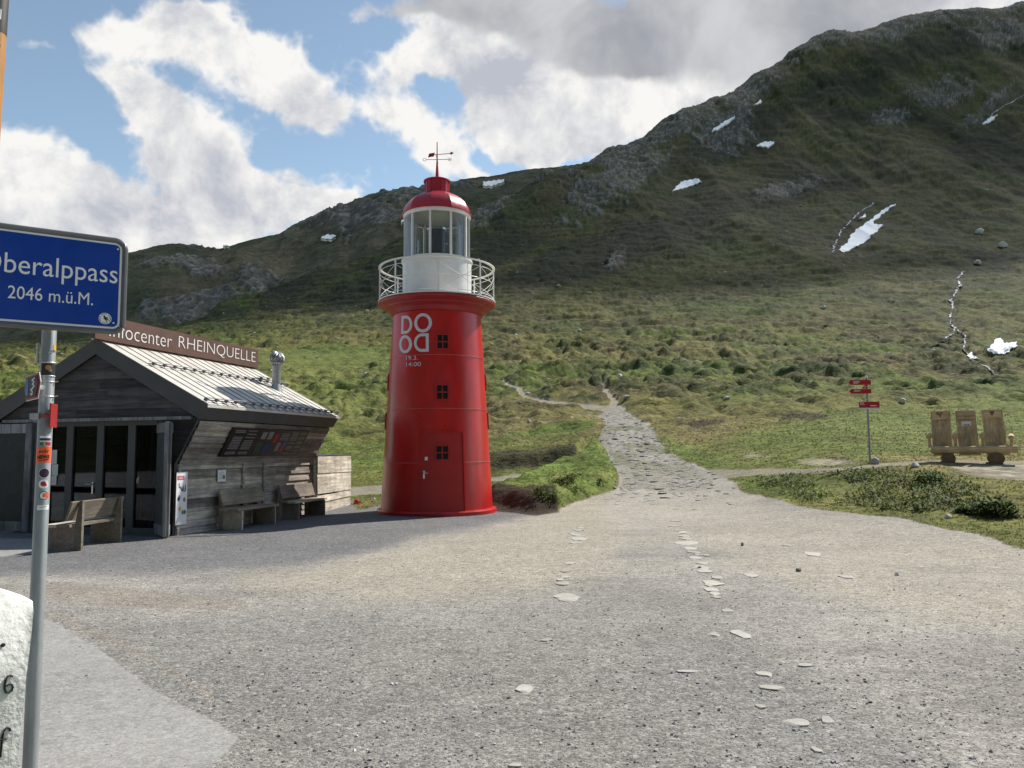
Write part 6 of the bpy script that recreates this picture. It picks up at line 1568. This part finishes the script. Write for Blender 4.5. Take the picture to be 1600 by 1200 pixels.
for v0, v1, u0, u1 in ((594, 601.5, 1324.5, 1359.5), (608, 615, 1326, 1360)):
    zc, h = (lz(1345, v0)+lz(1345, v1))/2, abs(lz(1345, v0)-lz(1345, v1)); x0, x1 = lx(u0, v0), lx(u1, v0); m_ = MB(); P = [(x1, -h/2), (x1, h/2), (x0+h*.42, h/2), (x0, 0), (x0+h*.42, -h/2)]
    m_.add([(x, -.045, zc+z) for x, z in P] + [(x, -.035, zc+z) for x, z in P], [tuple(range(5)), tuple(range(9, 4, -1))] + [(i, (i+1) % 5, 5+(i+1) % 5, 5+i) for i in range(5)]); ar = m_.build('arrow_sign', M['redSign'], ts)
    m_ = MB(); w = x1-x0
    for k in range(3 if v0 < 600 else 2): m_.box((x0+w*(.36-.02*k), -.0475, zc+h*(.22-.2*k)), (w*(.28 if k < 2 else .2), .004, h*.10))
    m_.build('sign_text', M['signwhite'], ar)
m_ = MB(); a = (lx(1349.5, 604.7), lz(1349.5, 604.7)); m_.add([(a[0]-.09, -.04, a[1]-.05), (a[0]+.09, -.04, a[1]-.05), (a[0]+.09, -.04, a[1]+.055), (a[0]+.02, -.04, a[1]+.055), (a[0]-.09, -.03, a[1]-.05), (a[0]+.09, -.03, a[1]-.05), (a[0]+.09, -.03, a[1]+.055), (a[0]+.02, -.03, a[1]+.055)], [(0, 1, 2, 3), (7, 6, 5, 4), (0, 4, 5, 1), (1, 5, 6, 2), (2, 6, 7, 3), (3, 7, 4, 0)]); tg = m_.build('route_tag', M['redSign'], ts)
m_ = MB(); m_.box((a[0]+.03, -.042, a[1]+.005), (.07, .004, .02), [(.9, 0, .42), (0, 1, 0), (-.42, 0, .9)]); m_.build('tag_mark', M['signwhite'], tg)
x0, x1 = lx(1341, 633), lx(1373, 633); z0, z1 = lz(1357, 639.5), lz(1357, 628); m_ = MB(); m_.box(((x0+x1)/2, -.045, (z0+z1)/2), (x1-x0, .012, z1-z0)); tb_ = m_.build('name_plate', M['redSign'], ts)
m_ = MB(); m_.box(((x0+x1)/2, -.0525, z0+(z1-z0)*.10), (x1-x0, .005, (z1-z0)*.2)); m_.build('white_strip', M['signwhite'], tb_)
m_ = MB(); w = x1-x0; m_.box((x0+w*.14, -.0525, z1-.035), (w*.2, .004, .024)); m_.box((x0+w*.16, -.0525, z1-.085), (w*.24, .004, .014)); m_.box((x0+w*.70, -.0525, z1-.115), (w*.3, .004, .028)); m_.build('sign_text', M['paper'], tb_)

# ------------------------------------------------------------------ three-seat wooden bench
bp = root_at(1518, 722.5); YB = bp[1]
BAL = math.atan2(bp[0], bp[1])
wb = thing('wooden_bench', 'large honey coloured wooden bench with three tall backs beside the dirt track', 'bench', tuple(bp), -BAL)
bx = lambda u: (u-1518)/FPX*YB*math.cos(BAL); bz = lambda v: float(at(1518, v, YB)[2]-bp[2])
z8 = lambda x: 1440+x/10.0
y8 = lambda y: 620+y/10.0
for k, (t0, t1, b0, b1, h0, h1) in enumerate(((165, 488, 180, 500, 192, 468), (565, 886, 595, 918, 602, 880), (978, 1308, 1012, 1340, 1016, 1286))):
    m_ = MB(); t = random.uniform(.92, 1.08); zt3, zb3 = bz(y8(206)), bz(y8(780)); back = .22
    npl = 3; 
    for q in range(npl):
        tt = t*random.uniform(.9, 1.1); m_.cur = (tt, tt, tt)
        xa, xb_ = bx(z8(b0+(b1-b0)*q/npl))+.0015, bx(z8(b0+(b1-b0)*(q+1)/npl))-.0015; xc, xd = bx(z8(t0+(t1-t0)*q/npl))+.0015, bx(z8(t0+(t1-t0)*(q+1)/npl))-.0015
        m_.quadbox([(xa, .02, zb3-.1), (xb_, .02, zb3-.1), (xd, .02+back, zt3), (xc, .02+back, zt3)], (0, 1, .0), .09)
    bk_ = m_.build('backrest', M['woodNew'], wb, bevel=.008)
    m_ = MB(); m_.cur = (1.1, 1.08, 1.05); zh0, zh1 = bz(y8(342)), zt3+.004; f_ = lambda z: .02+back*(z-zb3+.1)/(zt3-zb3+.1)
    m_.quadbox([(bx(z8(h0)), f_(zh0)-.05, zh0), (bx(z8(h1)), f_(zh0)-.05, zh0), (bx(z8(h1)), f_(zh1)-.05, zh1), (bx(z8(h0)), f_(zh1)-.05, zh1)], (0, 1, 0), .048); hr = m_.build('headrest', M['woodNewH'], bk_, bevel=.008)
    m_ = MB(); fy = lambda z: f_(z)-.053
    def blotch(x, y, w, h): zc = bz(y8(y)); m_.box((bx(z8(x)), fy(zc), zc), (w/10*YB/FPX, .006, h/10*YB/FPX))
    if k == 0: blotch(285, 248, 30, 45); blotch(318, 268, 26, 30); blotch(345, 240, 30, 30); blotch(325, 292, 24, 22)
    if k == 1: blotch(745, 296, 240, 8)
    if k == 2: blotch(1140, 248, 60, 34); blotch(1142, 280, 30, 34)
    m_.build('carved_mark', M['endgrain'], hr)
    if k == 1:
        z = bz(y8(420)); m_ = MB(); m_.box((bx(z8(735)), f_(z)-.006, z), (132/10*YB/FPX, .004, 82/10*YB/FPX)); pn = m_.build('paper_notice', M['paper'], bk_)
        m_ = MB(); m_.box((bx(z8(720)), f_(z)-.0085, z-.02), (.10, .002, .02)); m_.box((bx(z8(768)), f_(z)-.0085, z-.02), (.04, .002, .04)); m_.build('print', M['greyprint'], pn)
zs_, ze_ = bz(y8(770)), bz(y8(880)); rl_ = (zs_-ze_)/2; N = 16
m_ = MB(); xa, xb_ = bx(z8(160)), bx(z8(1480)); 
prof_ = [(-.42-.07*math.cos(w), (zs_+ze_)/2 + rl_*math.sin(w)) for w in np.linspace(-1.57, 1.57, 9)] + [(-.02, zs_), (-.02, ze_)]
n = len(prof_); m_.add([(xa, y, z) for y, z in prof_] + [(xb_, y, z) for y, z in prof_], [tuple(range(n)), tuple(range(2*n-1, n-1, -1))] + [(i, (i+1) % n, n+(i+1) % n, n+i) for i in range(n)]); m_.build('seat', M['woodNewH'], wb, angle=40)
m_ = MB()
for a, b in ((190, 510), (600, 935), (1020, 1360)): m_.box(((bx(z8(a))+bx(z8(b)))/2, -.2, (bz(y8(915))+ze_)/2), (bx(z8(b))-bx(z8(a)), .36, abs(bz(y8(915))-ze_)))
m_.build('seat_bearer', M['woodNewH'], wb)
for x, rx in ((425, 98), (1155, 115)):
    m_ = MB(); R_ = rx/10*YB/FPX; Rz = (bz(y8(868))-0)/2+.03; cz_ = Rz-.06; V = [(bx(z8(x))+R_*math.cos(w), y, cz_+Rz*math.sin(w)) for y in (-.46, .35) for w in np.linspace(0, 6.283, 28, endpoint=False)]
    m_.add(V, [tuple(range(28)), tuple(range(55, 27, -1))] + [(i, (i+1) % 28, 28+(i+1) % 28, 28+i) for i in range(28)]); m_.build('log_leg', M['endgrain'], wb, angle=40)
for x, y in ((135, 610), (548, 612), (972, 615), (1400, 640)):
    m_ = MB(); c = np.array([bx(z8(x)), 0, bz(y8(y))]); rr_ = .085
    m_.tube([c+np.array([-.01, -.44, -.02]), c+np.array([0, -.2, .0]), c+np.array([.01, .06, .035])], [rr_*.85, rr_, rr_*.9], 10); m_.tube([c+np.array([.0, -.33, -.05]), (c[0], -.30, zs_-.02)], .045, 8); m_.build('armrest', M['woodNewH'], wb, angle=40)
